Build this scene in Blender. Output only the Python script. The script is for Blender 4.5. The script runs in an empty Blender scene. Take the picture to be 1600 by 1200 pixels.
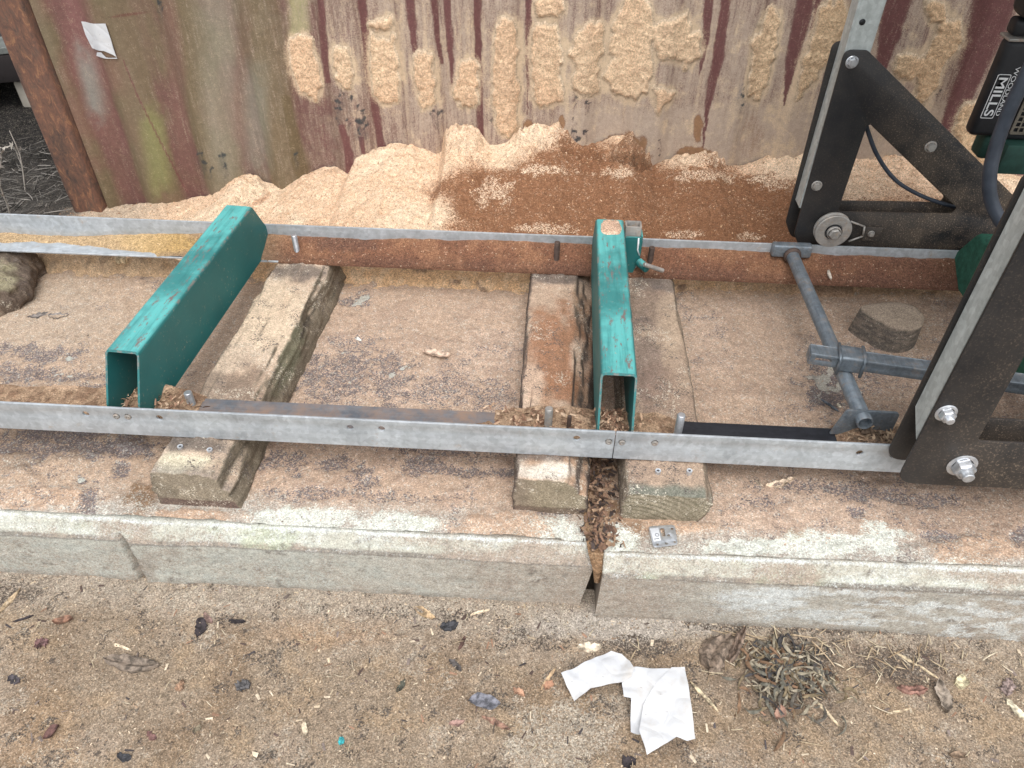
import bpy, bmesh, math, random
import numpy as np
from mathutils import Matrix, Vector

random.seed(7)
rng = np.random.default_rng(11)
SC = bpy.context.scene
COL = SC.collection

# ------------------------------------------------------------------ camera
F, PITCH, YAW, ROLL, EYE = 1190.0, math.radians(41.7), math.radians(2.89), math.radians(.71), 1.6
def cam_axes():
    cp, sp = math.cos(PITCH), math.sin(PITCH)
    right = np.array([1, 0, 0.]); up = np.array([0, sp, cp]); back = np.array([0, -cp, sp])
    cr, sr = math.cos(ROLL), math.sin(ROLL)
    r2 = cr*right + sr*up; u2 = -sr*right + cr*up
    Z = np.array([[math.cos(YAW), -math.sin(YAW), 0], [math.sin(YAW), math.cos(YAW), 0], [0, 0, 1]])
    return np.array([Z@r2, Z@u2, Z@back])
AX = cam_axes(); EYEP = np.array([0, 0, EYE])
cam = bpy.data.objects.new('camera', bpy.data.cameras.new('camera'))
COL.objects.link(cam); SC.camera = cam
cam.data.sensor_fit = 'HORIZONTAL'; cam.data.sensor_width = 36
cam.data.lens = 36*F/1600; cam.data.clip_start = .05; cam.data.clip_end = 300
M = Matrix.Identity(4)
for c in range(3):
    for r in range(3):
        M[r][c] = AX[c][r]
M[2][3] = EYE
cam.matrix_world = M

# ------------------------------------------------------------------ light
SUN_EL, SUN_AZ = math.radians(62), math.radians(172)      # azimuth clockwise from +Y
world = bpy.data.worlds.new('World'); SC.world = world; world.use_nodes = True
nt = world.node_tree; nt.nodes.clear()
out = nt.nodes.new('ShaderNodeOutputWorld'); bg = nt.nodes.new('ShaderNodeBackground')
sky = nt.nodes.new('ShaderNodeTexSky'); sky.sky_type = 'NISHITA'; sky.sun_disc = False
sky.sun_elevation = SUN_EL; sky.sun_rotation = SUN_AZ
sky.air_density = 1.0; sky.dust_density = 3.0
hs = nt.nodes.new('ShaderNodeHueSaturation'); hs.inputs['Saturation'].default_value = .2
nt.links.new(sky.outputs[0], hs.inputs['Color']); nt.links.new(hs.outputs[0], bg.inputs['Color'])
bg.inputs['Strength'].default_value = .15
nt.links.new(bg.outputs[0], out.inputs['Surface'])
sl = bpy.data.lights.new('sun', 'SUN'); sl.energy = .6; sl.angle = math.radians(45); sl.color = (1, .985, .97)
so = bpy.data.objects.new('sun', sl); COL.objects.link(so)
d = Vector((math.sin(SUN_AZ)*math.cos(SUN_EL), math.cos(SUN_AZ)*math.cos(SUN_EL), math.sin(SUN_EL)))
so.rotation_euler = d.to_track_quat('Z', 'Y').to_euler(); so.location = (0, -3, 6)
vs = SC.view_settings
SC.display_settings.display_device = 'sRGB'
vs.view_transform = 'Standard'; vs.look = 'None'; vs.gamma = 1; vs.use_curve_mapping = False
vs.exposure = 1.0

# ------------------------------------------------------------------ helpers: points
def ray(u, v):
    return AX.T @ np.array([(u-800)/F, -(v-600)/F, -1])
def on(u, v, ax, val):
    """world point seen at photo position (u, v) on the plane coordinate[ax] = val"""
    dd = ray(u, v); return EYEP + dd*((val-EYEP[ax])/dd[ax])
def pix(X, Y, Z):
    P = np.stack([X, Y, Z-EYE], -1) @ AX.T
    return 800 + F*P[..., 0]/-P[..., 2], 600 - F*P[..., 1]/-P[..., 2]

# ------------------------------------------------------------------ helpers: noise
_lat = np.random.default_rng(3).random((8, 256, 256))
def vnoise(x, y, k=0):
    x = np.asarray(x, float); y = np.asarray(y, float)
    xi = np.floor(x).astype(int); yi = np.floor(y).astype(int)
    fx = x-xi; fy = y-yi; fx = fx*fx*(3-2*fx); fy = fy*fy*(3-2*fy)
    L = _lat[k % 8]
    a = L[xi & 255, yi & 255]; b = L[(xi+1) & 255, yi & 255]
    c = L[xi & 255, (yi+1) & 255]; e = L[(xi+1) & 255, (yi+1) & 255]
    return (a*(1-fx)+b*fx)*(1-fy) + (c*(1-fx)+e*fx)*fy
def fbm(x, y, s, o=4, k=0):
    t = 0; a = .5; n = 0
    for i in range(o):
        t = t + a*vnoise(x*s+17.3*i+k*7.7, y*s+9.1*i+k*3.3, k+i); n += a; a *= .5; s *= 2.03
    return t/n
def ss(a, b, x):
    t = np.clip((x-a)/(b-a), 0, 1); return t*t*(3-2*t)
def mix(a, b, t):
    return a + (np.asarray(b, float)-a)*t[..., None]
def full(shape, c):
    return np.broadcast_to(np.array(c, float), shape+(3,)).copy()
def blob(u, v, cu, cv, ru, rv, n=None, soft=.35, ang=0, nz=.6):
    ca, sa = math.cos(math.radians(ang)), math.sin(math.radians(ang))
    du, dv = u-cu, v-cv
    p = (du*ca+dv*sa)/ru; q = (-du*sa+dv*ca)/rv
    r = np.sqrt(p*p+q*q)
    if n is not None: r = r + (n-.5)*nz*2
    return 1-ss(1-soft, 1+soft, r)
def inpoly(u, v, poly):
    r = np.zeros(np.shape(u), bool); n = len(poly)
    for i in range(n):
        x0, y0 = poly[i]; x1, y1 = poly[(i+1) % n]
        c = ((y0 > v) != (y1 > v)) & (u < (x1-x0)*(v-y0)/((y1-y0) or 1e-9)+x0)
        r ^= c
    return r.astype(float)
def stripe(u, v, pts, ns=0):
    """mask of a tapered vertical stripe; pts = (u, v, half width)"""
    vv = [p[1] for p in pts]
    cu = np.interp(v, vv, [p[0] for p in pts]); w = np.interp(v, vv, [p[2] for p in pts])
    m = 1-ss(.75, 1.25, np.abs(u-cu+ns)/np.maximum(w, .01))
    return m*((v >= vv[0]-1) & (v <= vv[-1]))

# ------------------------------------------------------------------ helpers: objects
def tag(o, label=None, cat=None, group=None, kind=None):
    for k, x in (('label', label), ('category', cat), ('group', group), ('kind', kind)):
        if x: o[k] = x
    return o
def empty(name, loc, label, cat, group=None, rz=0):
    o = bpy.data.objects.new(name, None); COL.objects.link(o)
    o.location = loc; o.rotation_euler = (0, 0, rz); o.empty_display_size = .05
    return tag(o, label, cat, group)
def link(name, me, m=None, parent=None, smooth=True):
    """link a mesh given in world coordinates; parented meshes are moved into the parent's space"""
    o = bpy.data.objects.new(name, me); COL.objects.link(o)
    if m is not None: me.materials.append(m)
    if smooth: me.shade_smooth()
    if parent is not None:
        p = parent; T = Matrix.Identity(4)
        while p is not None:
            T = p.matrix_basis @ T; p = p.parent
        me.transform(T.inverted()); o.parent = parent
    return o
def grid(name, X, Y, Z, C, m, keep=None, parent=None, flip=False, m1=None, m2=None):
    ny, nx = X.shape
    idx = np.arange(nx*ny).reshape(ny, nx)
    q = np.stack([idx[:-1, :-1], idx[:-1, 1:], idx[1:, 1:], idx[1:, :-1]], -1).reshape(-1, 4)
    if flip: q = q[:, ::-1]
    V = np.stack([X, Y, Z], -1).reshape(-1, 3)
    z0 = np.zeros(X.shape)
    Cc = np.concatenate([C, (z0 if m1 is None else m1)[..., None], (z0 if m2 is None else m2)[..., None]], -1).reshape(-1, 5)
    if keep is not None:
        kf = keep.reshape(-1)[q].any(1); q = q[kf]
        used = np.zeros(len(V), bool); used[q.ravel()] = True
        mp = np.cumsum(used)-1; V = V[used]; Cc = Cc[used]; q = mp[q]
    return link(name, mesh_np(name, V, q, Cc), m, parent)
def mesh_np(name, V, q, Cc=None):
    me = bpy.data.meshes.new(name)
    k = q.shape[1]
    me.vertices.add(len(V)); me.vertices.foreach_set('co', np.ascontiguousarray(V, np.float32).ravel())
    me.loops.add(q.size); me.loops.foreach_set('vertex_index', np.ascontiguousarray(q, np.int32).ravel())
    me.polygons.add(len(q)); me.polygons.foreach_set('loop_start', np.arange(0, q.size, k, dtype=np.int32))
    me.update(calc_edges=True)
    if Cc is not None:
        a = me.attributes.new('Col', 'FLOAT_COLOR', 'POINT')
        rgba = np.zeros((len(V), 4), np.float32); rgba[:, :Cc.shape[1] if Cc.shape[1] < 4 else 4] = np.clip(Cc[:, :4], 0, 1)
        a.data.foreach_set('color', rgba.ravel())
        if Cc.shape[1] == 5:
            b = me.attributes.new('Aux', 'FLOAT', 'POINT'); b.data.foreach_set('value', np.clip(Cc[:, 4], 0, 1).astype(np.float32))
    return me
def from_bm(name, bm, m, parent=None, smooth=True, auto=None):
    me = bpy.data.meshes.new(name); bm.normal_update(); bm.to_mesh(me); bm.free()
    o = link(name, me, m, parent, smooth)
    if smooth and auto is not None:
        me.set_sharp_from_angle(angle=math.radians(auto))
    return o
def box(name, x0, x1, y0, y1, z0, z1, m, parent=None, bev=.003, seg=2, xf=None):
    bm = bmesh.new(); bmesh.ops.create_cube(bm, size=1)
    for v in bm.verts:
        v.co = Vector(((x0+x1)/2+v.co.x*(x1-x0), (y0+y1)/2+v.co.y*(y1-y0), (z0+z1)/2+v.co.z*(z1-z0)))
    if bev: bmesh.ops.bevel(bm, geom=bm.edges[:], offset=bev, segments=seg, affect='EDGES', profile=.5)
    if xf is not None: bm.transform(xf)
    return from_bm(name, bm, m, parent, auto=35)
def rounded(poly, r, n=5):
    """round the corners of a 2D polygon; r is one radius or one per corner"""
    out = []; N = len(poly)
    for i in range(N):
        p = np.array(poly[i], float); a = np.array(poly[i-1], float); b = np.array(poly[(i+1) % N], float)
        rr = r[i] if isinstance(r, (list, tuple)) else r
        if rr <= 0: out.append(tuple(p)); continue
        da = (a-p)/np.linalg.norm(a-p); db = (b-p)/np.linalg.norm(b-p)
        th = math.acos(max(-1, min(1, da@db)))
        t = min(rr/math.tan(th/2), .45*np.linalg.norm(a-p), .45*np.linalg.norm(b-p))
        for k in range(n+1):
            s = k/n
            out.append(tuple((1-s)**2*(p+da*t)+2*s*(1-s)*p+s*s*(p+db*t)))
    return out
def circle(cx, cy, r, n=20):
    return [(cx+r*math.cos(2*math.pi*i/n), cy+r*math.sin(2*math.pi*i/n)) for i in range(n)]
def plate(name, outline, holes, thick, m, xf, parent=None, bev=.0010):
    """flat plate with real holes; outline in local XY, thickness along local Z, placed by xf"""
    cu = bpy.data.curves.new(name, 'CURVE'); cu.dimensions = '2D'; cu.fill_mode = 'BOTH'
    cu.extrude = thick/2-bev; cu.bevel_depth = bev; cu.bevel_resolution = 1; cu.offset = -bev
    for pl in [outline]+list(holes):
        s = cu.splines.new('POLY'); s.points.add(len(pl)-1); s.use_cyclic_u = True
        for i, p in enumerate(pl): s.points[i].co = (p[0], p[1], 0, 1)
    t = bpy.data.objects.new('tmp', cu); COL.objects.link(t)
    dg = bpy.context.evaluated_depsgraph_get()
    me = bpy.data.meshes.new_from_object(t.evaluated_get(dg))
    bpy.data.objects.remove(t); bpy.data.curves.remove(cu)
    me.name = name; me.materials.clear(); me.transform(xf)
    bm = bmesh.new(); bm.from_mesh(me)
    bmesh.ops.remove_doubles(bm, verts=bm.verts, dist=1e-5)
    bmesh.ops.recalc_face_normals(bm, faces=bm.faces); bm.to_mesh(me); bm.free()
    o = link(name, me, m, parent)
    me.set_sharp_from_angle(angle=math.radians(30))
    return o
def XZ(y):                     # local XY -> world XZ at this Y (local Z towards the camera side)
    return Matrix(((1, 0, 0, 0), (0, 0, -1, y), (0, 1, 0, 0), (0, 0, 0, 1)))
def cyl_bm(bm, p0, p1, r0, r1=None, n=20, bev=0):
    p0, p1 = Vector(p0), Vector(p1); dv = p1-p0; L = dv.length
    q = dv.to_track_quat('Z', 'Y').to_matrix().to_4x4()
    r1 = r0 if r1 is None else r1
    rings = [(0, 0), (r0-bev, 0), (r0, bev), (r1, L-bev), (r1-bev, L), (0, L)] if bev else [(0, 0), (r0, 0), (r1, L), (0, L)]
    T = Matrix.Translation(p0) @ q
    lathe_bm(bm, rings, n, T)
def lathe_bm(bm, prof, n=24, T=Matrix.Identity(4), a0=0):
    rows = []
    for r, z in prof:
        if r < 1e-6: rows.append([bm.verts.new(T @ Vector((0, 0, z)))])
        else: rows.append([bm.verts.new(T @ Vector((r*math.cos(a0+2*math.pi*i/n), r*math.sin(a0+2*math.pi*i/n), z))) for i in range(n)])
    for A, B in zip(rows, rows[1:]):
        for i in range(n):
            j = (i+1) % n
            f = [A[i % len(A)], A[j % len(A)], B[j % len(B)], B[i % len(B)]]
            f = list(dict.fromkeys(f))
            if len(f) > 2:
                try: bm.faces.new(f)
                except ValueError: pass
def tube_bm(bm, pts, r, n=8, caps=True):
    pts = [Vector(p) for p in pts]; rows = []
    rs = r if isinstance(r, (list, tuple)) else [r]*len(pts)
    ref = Vector((.3, .2, 1)).normalized()
    for i, p in enumerate(pts):
        t = (pts[min(i+1, len(pts)-1)]-pts[max(i-1, 0)]).normalized()
        a = t.cross(ref)
        if a.length < .05: a = t.cross(Vector((1, 0, 0)))
        a.normalize(); b = t.cross(a)
        rows.append([bm.verts.new(p+rs[i]*(a*math.cos(2*math.pi*k/n)+b*math.sin(2*math.pi*k/n))) for k in range(n)])
    for A, B in zip(rows, rows[1:]):
        for k in range(n):
            bm.faces.new((A[k], A[(k+1) % n], B[(k+1) % n], B[k]))
    if caps:
        bm.faces.new(rows[0][::-1]); bm.faces.new(rows[-1])
def spline(pts, n=8):
    P = [np.array(p, float) for p in pts]; P = [2*P[0]-P[1]]+P+[2*P[-1]-P[-2]]; o = []
    for i in range(1, len(P)-2):
        for k in range(n):
            t = k/n
            o.append(.5*((2*P[i])+(-P[i-1]+P[i+1])*t+(2*P[i-1]-5*P[i]+4*P[i+1]-P[i+2])*t*t+(-P[i-1]+3*P[i]-3*P[i+1]+P[i+2])*t**3))
    o.append(P[-2]); return o

# ------------------------------------------------------------------ materials
def mat(name, rough=.8, metal=0, spec=.5):
    m = bpy.data.materials.new(name); m.use_nodes = True
    b = m.node_tree.nodes['Principled BSDF']
    b.inputs['Roughness'].default_value = rough; b.inputs['Metallic'].default_value = metal
    b.inputs['Specular IOR Level'].default_value = spec
    return m, m.node_tree, b
def N(t, kind, **kw):
    n = t.nodes.new(kind)
    for k, v in kw.items():
        if k in n.inputs: n.inputs[k].default_value = v
        else: setattr(n, k, v)
    return n
def coords(t, scale=(1, 1, 1), rot=(0, 0, 0), loc=(0, 0, 0)):
    c = t.nodes.new('ShaderNodeTexCoord'); mp = t.nodes.new('ShaderNodeMapping')
    mp.inputs['Scale'].default_value = scale; mp.inputs['Rotation'].default_value = rot; mp.inputs['Location'].default_value = loc
    t.links.new(c.outputs['Object'], mp.inputs['Vector']); return mp.outputs[0]
def noise(t, vec, scale, detail=6, rough=.6, dist=0):
    n = N(t, 'ShaderNodeTexNoise', Scale=scale, Detail=detail, Roughness=rough, Distortion=dist)
    t.links.new(vec, n.inputs['Vector']); return n.outputs['Fac']
def ramp(t, fac, stops):
    r = t.nodes.new('ShaderNodeValToRGB'); el = r.color_ramp.elements
    while len(el) < len(stops): el.new(.5)
    for e, (p, c) in zip(el, stops):
        e.position = p; e.color = (*c, 1) if not isinstance(c, (int, float)) else (c, c, c, 1)
    t.links.new(fac, r.inputs['Fac']); return r.outputs['Color']
def mixc(t, fac, a, b, mode='MIX'):
    n = t.nodes.new('ShaderNodeMix'); n.data_type = 'RGBA'; n.blend_type = mode
    for s, x in ((n.inputs[0], fac), (n.inputs[6], a), (n.inputs[7], b)):
        if isinstance(x, (int, float)): s.default_value = x
        elif isinstance(x, tuple): s.default_value = (*x, 1)
        else: t.links.new(x, s)
    return n.outputs[2]
def bump(t, b, h, strength, dist=.002):
    n = N(t, 'ShaderNodeBump', Strength=strength, Distance=dist)
    t.links.new(h, n.inputs['Height']); t.links.new(n.outputs[0], b.inputs['Normal'])
def crisp(t, v, mask, scale, cell, width=.1, k=.5, kc=.55, stretch=None):
    """turn a soft painted mask into ragged, grainy patches"""
    n = noise(t, coords(t, stretch) if stretch else v, scale, 8, .72)
    mr = N(t, 'ShaderNodeMapRange'); t.links.new(n, mr.inputs[0])
    for i, x in ((1, .3), (2, .7), (3, -k/2), (4, k/2)): mr.inputs[i].default_value = x
    a = N(t, 'ShaderNodeMath', operation='ADD'); t.links.new(mask, a.inputs[0]); t.links.new(mr.outputs[0], a.inputs[1])
    vo = N(t, 'ShaderNodeTexVoronoi', Scale=cell); t.links.new(v, vo.inputs['Vector'])
    sp = t.nodes.new('ShaderNodeSeparateColor'); t.links.new(vo.outputs['Color'], sp.inputs[0])
    c = N(t, 'ShaderNodeMath', operation='MULTIPLY_ADD'); t.links.new(sp.outputs[0], c.inputs[0]); c.inputs[1].default_value = kc; c.inputs[2].default_value = -kc/2
    a2 = N(t, 'ShaderNodeMath', operation='ADD'); t.links.new(a.outputs[0], a2.inputs[0]); t.links.new(c.outputs[0], a2.inputs[1])
    return ramp(t, a2.outputs[0], [(.5-width, 0), (.5+width, 1)])
def grain_mat(name, cell=330, lo=.45, hi=1.5, bumps=.8, rough=.95, spec=.2, c1=None, s1=60, st1=None, c2=None, s2=90, soft=(.75, 1.22), w1=.12, w2=.15, kc=.6, k1=.5):
    """colour comes from the mesh's own colour attribute, two painted masks add ragged patches, then the grain on top"""
    m, t, b = mat(name, rough, spec=spec)
    at = N(t, 'ShaderNodeAttribute', attribute_name='Col')
    v = coords(t); c = at.outputs['Color']
    if c1: c = mixc(t, crisp(t, v, at.outputs['Alpha'], s1, cell*.8, stretch=st1, width=w1, kc=kc, k=k1), c, c1)
    if c2:
        ax = N(t, 'ShaderNodeAttribute', attribute_name='Aux')
        c = mixc(t, crisp(t, v, ax.outputs['Fac'], s2, cell*.9, width=w2, kc=kc), c, c2)
    vo = N(t, 'ShaderNodeTexVoronoi', Scale=cell); t.links.new(v, vo.inputs['Vector'])
    sep = t.nodes.new('ShaderNodeSeparateColor'); t.links.new(vo.outputs['Color'], sep.inputs[0])
    g = ramp(t, sep.outputs[0], [(0, lo), (.15, .5*lo+.5), (.6, 1.0), (.85, .5+.5*hi), (1, hi)])
    c = mixc(t, 1.0, c, g, 'MULTIPLY')
    n1 = noise(t, v, 55, 8, .78)
    g2 = ramp(t, n1, [(.3, soft[0]), (.5, 1.0), (.7, soft[1])])
    c = mixc(t, 1.0, c, g2, 'MULTIPLY')
    t.links.new(c, b.inputs['Base Color'])
    add = N(t, 'ShaderNodeMath', operation='ADD'); t.links.new(n1, add.inputs[0]); t.links.new(sep.outputs[1], add.inputs[1])
    bump(t, b, add.outputs[0], bumps, .0022)
    return m
M_SAW = grain_mat('sawdust', 340, .55, 1.4, .9, c1=(.24, .118, .062), s1=60, c2=(.70, .54, .39), s2=90, kc=.75, w1=.2, w2=.14)
M_SLABDUST = grain_mat('dusty_concrete_top', 400, .62, 1.38, .6, c1=(.165, .135, .13), s1=60, c2=(.60, .61, .54), s2=60, w1=.16, w2=.3, kc=.8)
M_GROUND = grain_mat('sandy_ground', 400, .5, 1.55, .9, c1=(.10, .08, .065), s1=60, c2=(.40, .35, .28), s2=40, w2=.3, kc=.8)
M_CONC = grain_mat('weathered_concrete', 420, .66, 1.26, .7, c1=(.33, .27, .215), s1=34, c2=(.60, .62, .60), s2=50, w1=.4, w2=.35, kc=.6)
M_WALL = grain_mat('dusty_container_paint', 560, .88, 1.14, .1, rough=.7, spec=.3, c1=(.41, .325, .255), s1=1.6, st1=(60, 6, 6), c2=(.57, .44, .30), s2=60, soft=(.82, 1.16), w1=.28, w2=.3, kc=.5, k1=.75)
M_CRUST = grain_mat('sawdust_crust', 280, .62, 1.32, 1.0)
M_TIMBER = grain_mat('weathered_timber', 420, .65, 1.35, .6, c1=(.12, .10, .09), s1=46, c2=(.66, .60, .49), s2=60, kc=.7)
M_CHIPS = grain_mat('loose_chips', 200, .8, 1.2, .2)

def paint_green():
    m, t, b = mat('green_paint', .38)
    v = coords(t); vs_ = coords(t, (55, 3.5, 55))
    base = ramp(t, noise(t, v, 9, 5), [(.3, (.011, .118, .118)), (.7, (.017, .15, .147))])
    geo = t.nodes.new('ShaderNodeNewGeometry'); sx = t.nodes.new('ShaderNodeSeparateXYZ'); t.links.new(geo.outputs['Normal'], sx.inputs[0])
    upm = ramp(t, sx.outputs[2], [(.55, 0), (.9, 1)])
    scuff_sheen = ramp(t, noise(t, vs_, 1.6, 8, .72), [(.30, .25), (.52, 1)])
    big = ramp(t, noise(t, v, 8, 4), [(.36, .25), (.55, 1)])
    a = N(t, 'ShaderNodeMath', operation='MULTIPLY'); t.links.new(upm, a.inputs[0]); t.links.new(scuff_sheen, a.inputs[1])
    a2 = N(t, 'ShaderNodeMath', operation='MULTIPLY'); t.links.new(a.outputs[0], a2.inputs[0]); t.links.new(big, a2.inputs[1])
    c = mixc(t, a2.outputs[0], base, (.10, .40, .385))  # up-facing tops painted lighter: log wear plus sky sheen in the colour
    # dust and rust flecks
    fl = ramp(t, noise(t, v, 110, 5, .7), [(.60, 0), (.66, 1)])
    low = ramp(t, noise(t, v, 13, 4), [(.47, 0), (.66, 1)])
    f = N(t, 'ShaderNodeMath', operation='MULTIPLY'); t.links.new(fl, f.inputs[0]); t.links.new(low, f.inputs[1])
    c = mixc(t, f.outputs[0], c, (.34, .29, .22))
    # paint worn off to primer and rust along the top arrises and in patches
    rs = N(t, 'ShaderNodeMath', operation='MULTIPLY'); t.links.new(upm, rs.inputs[0]); t.links.new(ramp(t, noise(t, coords(t, (30, 9, 30)), 2.2, 8, .75), [(.56, 0), (.62, 1)]), rs.inputs[1])
    c = mixc(t, rs.outputs[0], c, (.16, .13, .12))
    edge_ = ramp(t, sx.outputs[2], [(.25, 0), (.5, 1), (.75, 1), (.92, 0)])
    re = N(t, 'ShaderNodeMath', operation='MULTIPLY'); t.links.new(edge_, re.inputs[0]); t.links.new(ramp(t, noise(t, coords(t, (20, 12, 20)), 2.5, 8, .75), [(.5, 0), (.58, .8)]), re.inputs[1])
    c = mixc(t, re.outputs[0], c, (.20, .17, .15))
    t.links.new(c, b.inputs['Base Color'])
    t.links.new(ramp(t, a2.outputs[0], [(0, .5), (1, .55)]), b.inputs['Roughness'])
    bump(t, b, noise(t, vs_, 2.5, 6), .12, .001)
    return m
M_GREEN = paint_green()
def metal_mat(name, c0, c1, rough=.45, metal=.55, dust=None, stretch=(1.2, 40, 40), dustamt=(.55, .72), dustscale=14):
    m, t, b = mat(name, rough, metal)
    v = coords(t); vs_ = coords(t, stretch)
    c = ramp(t, noise(t, vs_, 2, 8, .7), [(.25, c0), (.75, c1)])
    sc = ramp(t, noise(t, v, 30, 7, .75), [(.3, .85), (.7, 1.12)])
    c = mixc(t, 1.0, c, sc, 'MULTIPLY')
    vo = N(t, 'ShaderNodeTexVoronoi', Scale=95); t.links.new(v, vo.inputs['Vector'])
    sp = t.nodes.new('ShaderNodeSeparateColor'); t.links.new(vo.outputs['Color'], sp.inputs[0])
    c = mixc(t, 1.0, c, ramp(t, sp.outputs[0], [(0, .88), (1, 1.1)]), 'MULTIPLY')
    st_ = ramp(t, noise(t, coords(t, (6, 20, 1.5)), 2.2, 7, .7), [(.36, .86), (.6, 1.06)])
    c = mixc(t, 1.0, c, st_, 'MULTIPLY')
    if dust:
        f = ramp(t, noise(t, v, dustscale, 9, .8), [(dustamt[0], 0), (dustamt[1], 1)])
        c = mixc(t, f, c, dust)
        t.links.new(mixc(t, f, (metal,)*3, (0, 0, 0)), b.inputs['Metallic'])
        t.links.new(ramp(t, f, [(0, rough), (1, .9)]), b.inputs['Roughness'])
    t.links.new(c, b.inputs['Base Color'])
    bump(t, b, noise(t, vs_, 5, 6), .08, .0006)
    return m
M_RAIL = metal_mat('galvanised_rail', (.40, .435, .46), (.52, .555, .58), .42, .4, (.40, .31, .235), dustamt=(.58, .74), dustscale=22)
M_FLANGE = metal_mat('stained_flange', (.11, .125, .15), (.22, .235, .25), .5, .3, (.25, .17, .125), dustamt=(.42, .62), dustscale=10)
M_DARKFLANGE = metal_mat('dark_flange', (.018, .02, .026), (.04, .042, .05), .45, .3, (.2, .15, .12), dustamt=(.64, .78), dustscale=30)
M_POST = metal_mat('silver_post', (.42, .46, .45), (.52, .56, .55), .5, .3, stretch=(30, 30, 1.5))
M_ZINC = metal_mat('zinc_bolt', (.5, .52, .55), (.66, .68, .7), .3, .7)
M_PIPE = metal_mat('dull_galvanised_pipe', (.13, .16, .19), (.27, .31, .34), .48, .5, (.24, .19, .15), stretch=(60, 4, 60), dustamt=(.52, .68), dustscale=30)
M_STEEL = metal_mat('worn_steel', (.3, .29, .27), (.45, .43, .4), .5, .5, (.36, .25, .17), dustamt=(.5, .7), dustscale=60)
M_DARKSTEEL = metal_mat('dark_rusty_steel', (.06, .04, .035), (.13, .09, .07), .7, .3)
M_CABLE, _t, _b = mat('dark_blue_hose', .5); _b.inputs['Base Color'].default_value = (.035, .05, .075, 1)
_c = ramp(_t, noise(_t, coords(_t), 22, 6), [(.35, (.018, .026, .040)), (.75, (.048, .06, .08))]); _t.links.new(_c, _b.inputs['Base Color'])
def black_mat():
    m, t, b = mat('black_powder_coat', .42)
    v = coords(t)
    base = ramp(t, noise(t, v, 8, 4), [(.3, (.010, .011, .013)), (.7, (.024, .023, .023))])
    d1 = ramp(t, noise(t, v, 260, 3, .6), [(.56, 0), (.66, 1)])
    sx = t.nodes.new('ShaderNodeSeparateXYZ'); t.links.new(v, sx.inputs[0])
    # dust gathers towards the right hand end of the plates, next to the saw head
    mr = N(t, 'ShaderNodeMapRange'); t.links.new(sx.outputs[0], mr.inputs[0])
    mr.inputs[1].default_value = .05; mr.inputs[2].default_value = .5; mr.inputs[3].default_value = .12; mr.inputs[4].default_value = 1
    d2 = ramp(t, noise(t, v, 6, 5, .6), [(.3, .25), (.65, 1)])
    a = N(t, 'ShaderNodeMath', operation='MULTIPLY'); t.links.new(d1, a.inputs[0]); t.links.new(d2, a.inputs[1])
    a2 = N(t, 'ShaderNodeMath', operation='MULTIPLY'); t.links.new(a.outputs[0], a2.inputs[0]); t.links.new(mr.outputs[0], a2.inputs[1])
    film = ramp(t, noise(t, v, 6, 8, .7), [(.4, 0), (.68, .7)])
    f2 = N(t, 'ShaderNodeMath', operation='MULTIPLY'); t.links.new(film, f2.inputs[0]); t.links.new(mr.outputs[0], f2.inputs[1])
    c = mixc(t, f2.outputs[0], base, (.16, .115, .075))
    c = mixc(t, a2.outputs[0], c, (.36, .27, .19))
    t.links.new(c, b.inputs['Base Color'])
    t.links.new(ramp(t, f2.outputs[0], [(0, .42), (.5, .85)]), b.inputs['Roughness'])
    bump(t, b, noise(t, v, 300, 3), .15, .0006)
    return m
M_BLACK = black_mat()
def flat_mat(name, c, rough=.8, var=.15, scale=25, spec=.4):
    m, t, b = mat(name, rough, spec=spec)
    v = coords(t)
    lo = tuple(x*(1-var) for x in c); hi = tuple(min(1, x*(1+var)) for x in c)
    w_ = .2 if var < .5 else .1
    t.links.new(ramp(t, noise(t, v, scale, 6, .65), [(.5-w_, lo), (.5+w_, hi)]), b.inputs['Base Color'])
    bump(t, b, noise(t, v, scale*6, 4), .15, .001)
    return m
def paper_mat():
    m, t, b = mat('white_paper', .8, spec=.2)
    v = coords(t)
    c = ramp(t, noise(t, v, 9, 6, .6), [(.3, (.50, .515, .54)), (.6, (.58, .585, .59))])
    d1 = ramp(t, noise(t, v, 150, 3, .6), [(.70, 0), (.76, .8)])
    d2 = ramp(t, noise(t, v, 11, 5, .7), [(.56, 0), (.74, .5)])
    c = mixc(t, d1, c, (.12, .09, .07)); c = mixc(t, d2, c, (.46, .40, .32))
    t.links.new(c, b.inputs['Base Color'])
    vo = N(t, 'ShaderNodeTexVoronoi', Scale=16, feature='DISTANCE_TO_EDGE'); t.links.new(v, vo.inputs['Vector'])
    bump(t, b, ramp(t, vo.outputs['Distance'], [(0, 0), (.12, 1)]), .35, .003)
    return m
M_PAPER = paper_mat()
M_WHITE = flat_mat('white_print', (.75, .76, .76), .6, .05)
M_GREYPRINT = flat_mat('grey_print', (.12, .13, .15), .6, .05)
M_PLASTIC = flat_mat('black_plastic', (.016, .017, .02), .5, .35, 14)
M_RUST = None
def rust_mat():
    m, t, b = mat('rusty_post', .85)
    v = coords(t, (1, 1, .45))
    n1 = noise(t, v, 10, 9, .75); n2 = noise(t, v, 45, 9, .8, .8)
    c = ramp(t, n1, [(.38, (.04, .032, .028)), (.46, (.12, .062, .042)), (.55, (.17, .078, .05)), (.64, (.09, .07, .055))])
    c2 = ramp(t, n2, [(.41, (.035, .03, .028)), (.48, (.12, .066, .045)), (.55, (.16, .08, .05)), (.61, (.38, .19, .09))])
    c = mixc(t, .5, c, c2)
    t.links.new(c, b.inputs['Base Color']); bump(t, b, n2, .5, .003)
    return m
M_RUST = rust_mat()
M_DARKGREEN = flat_mat('dusty_dark_green', (.016, .055, .042), .7, .4, 25)
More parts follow.
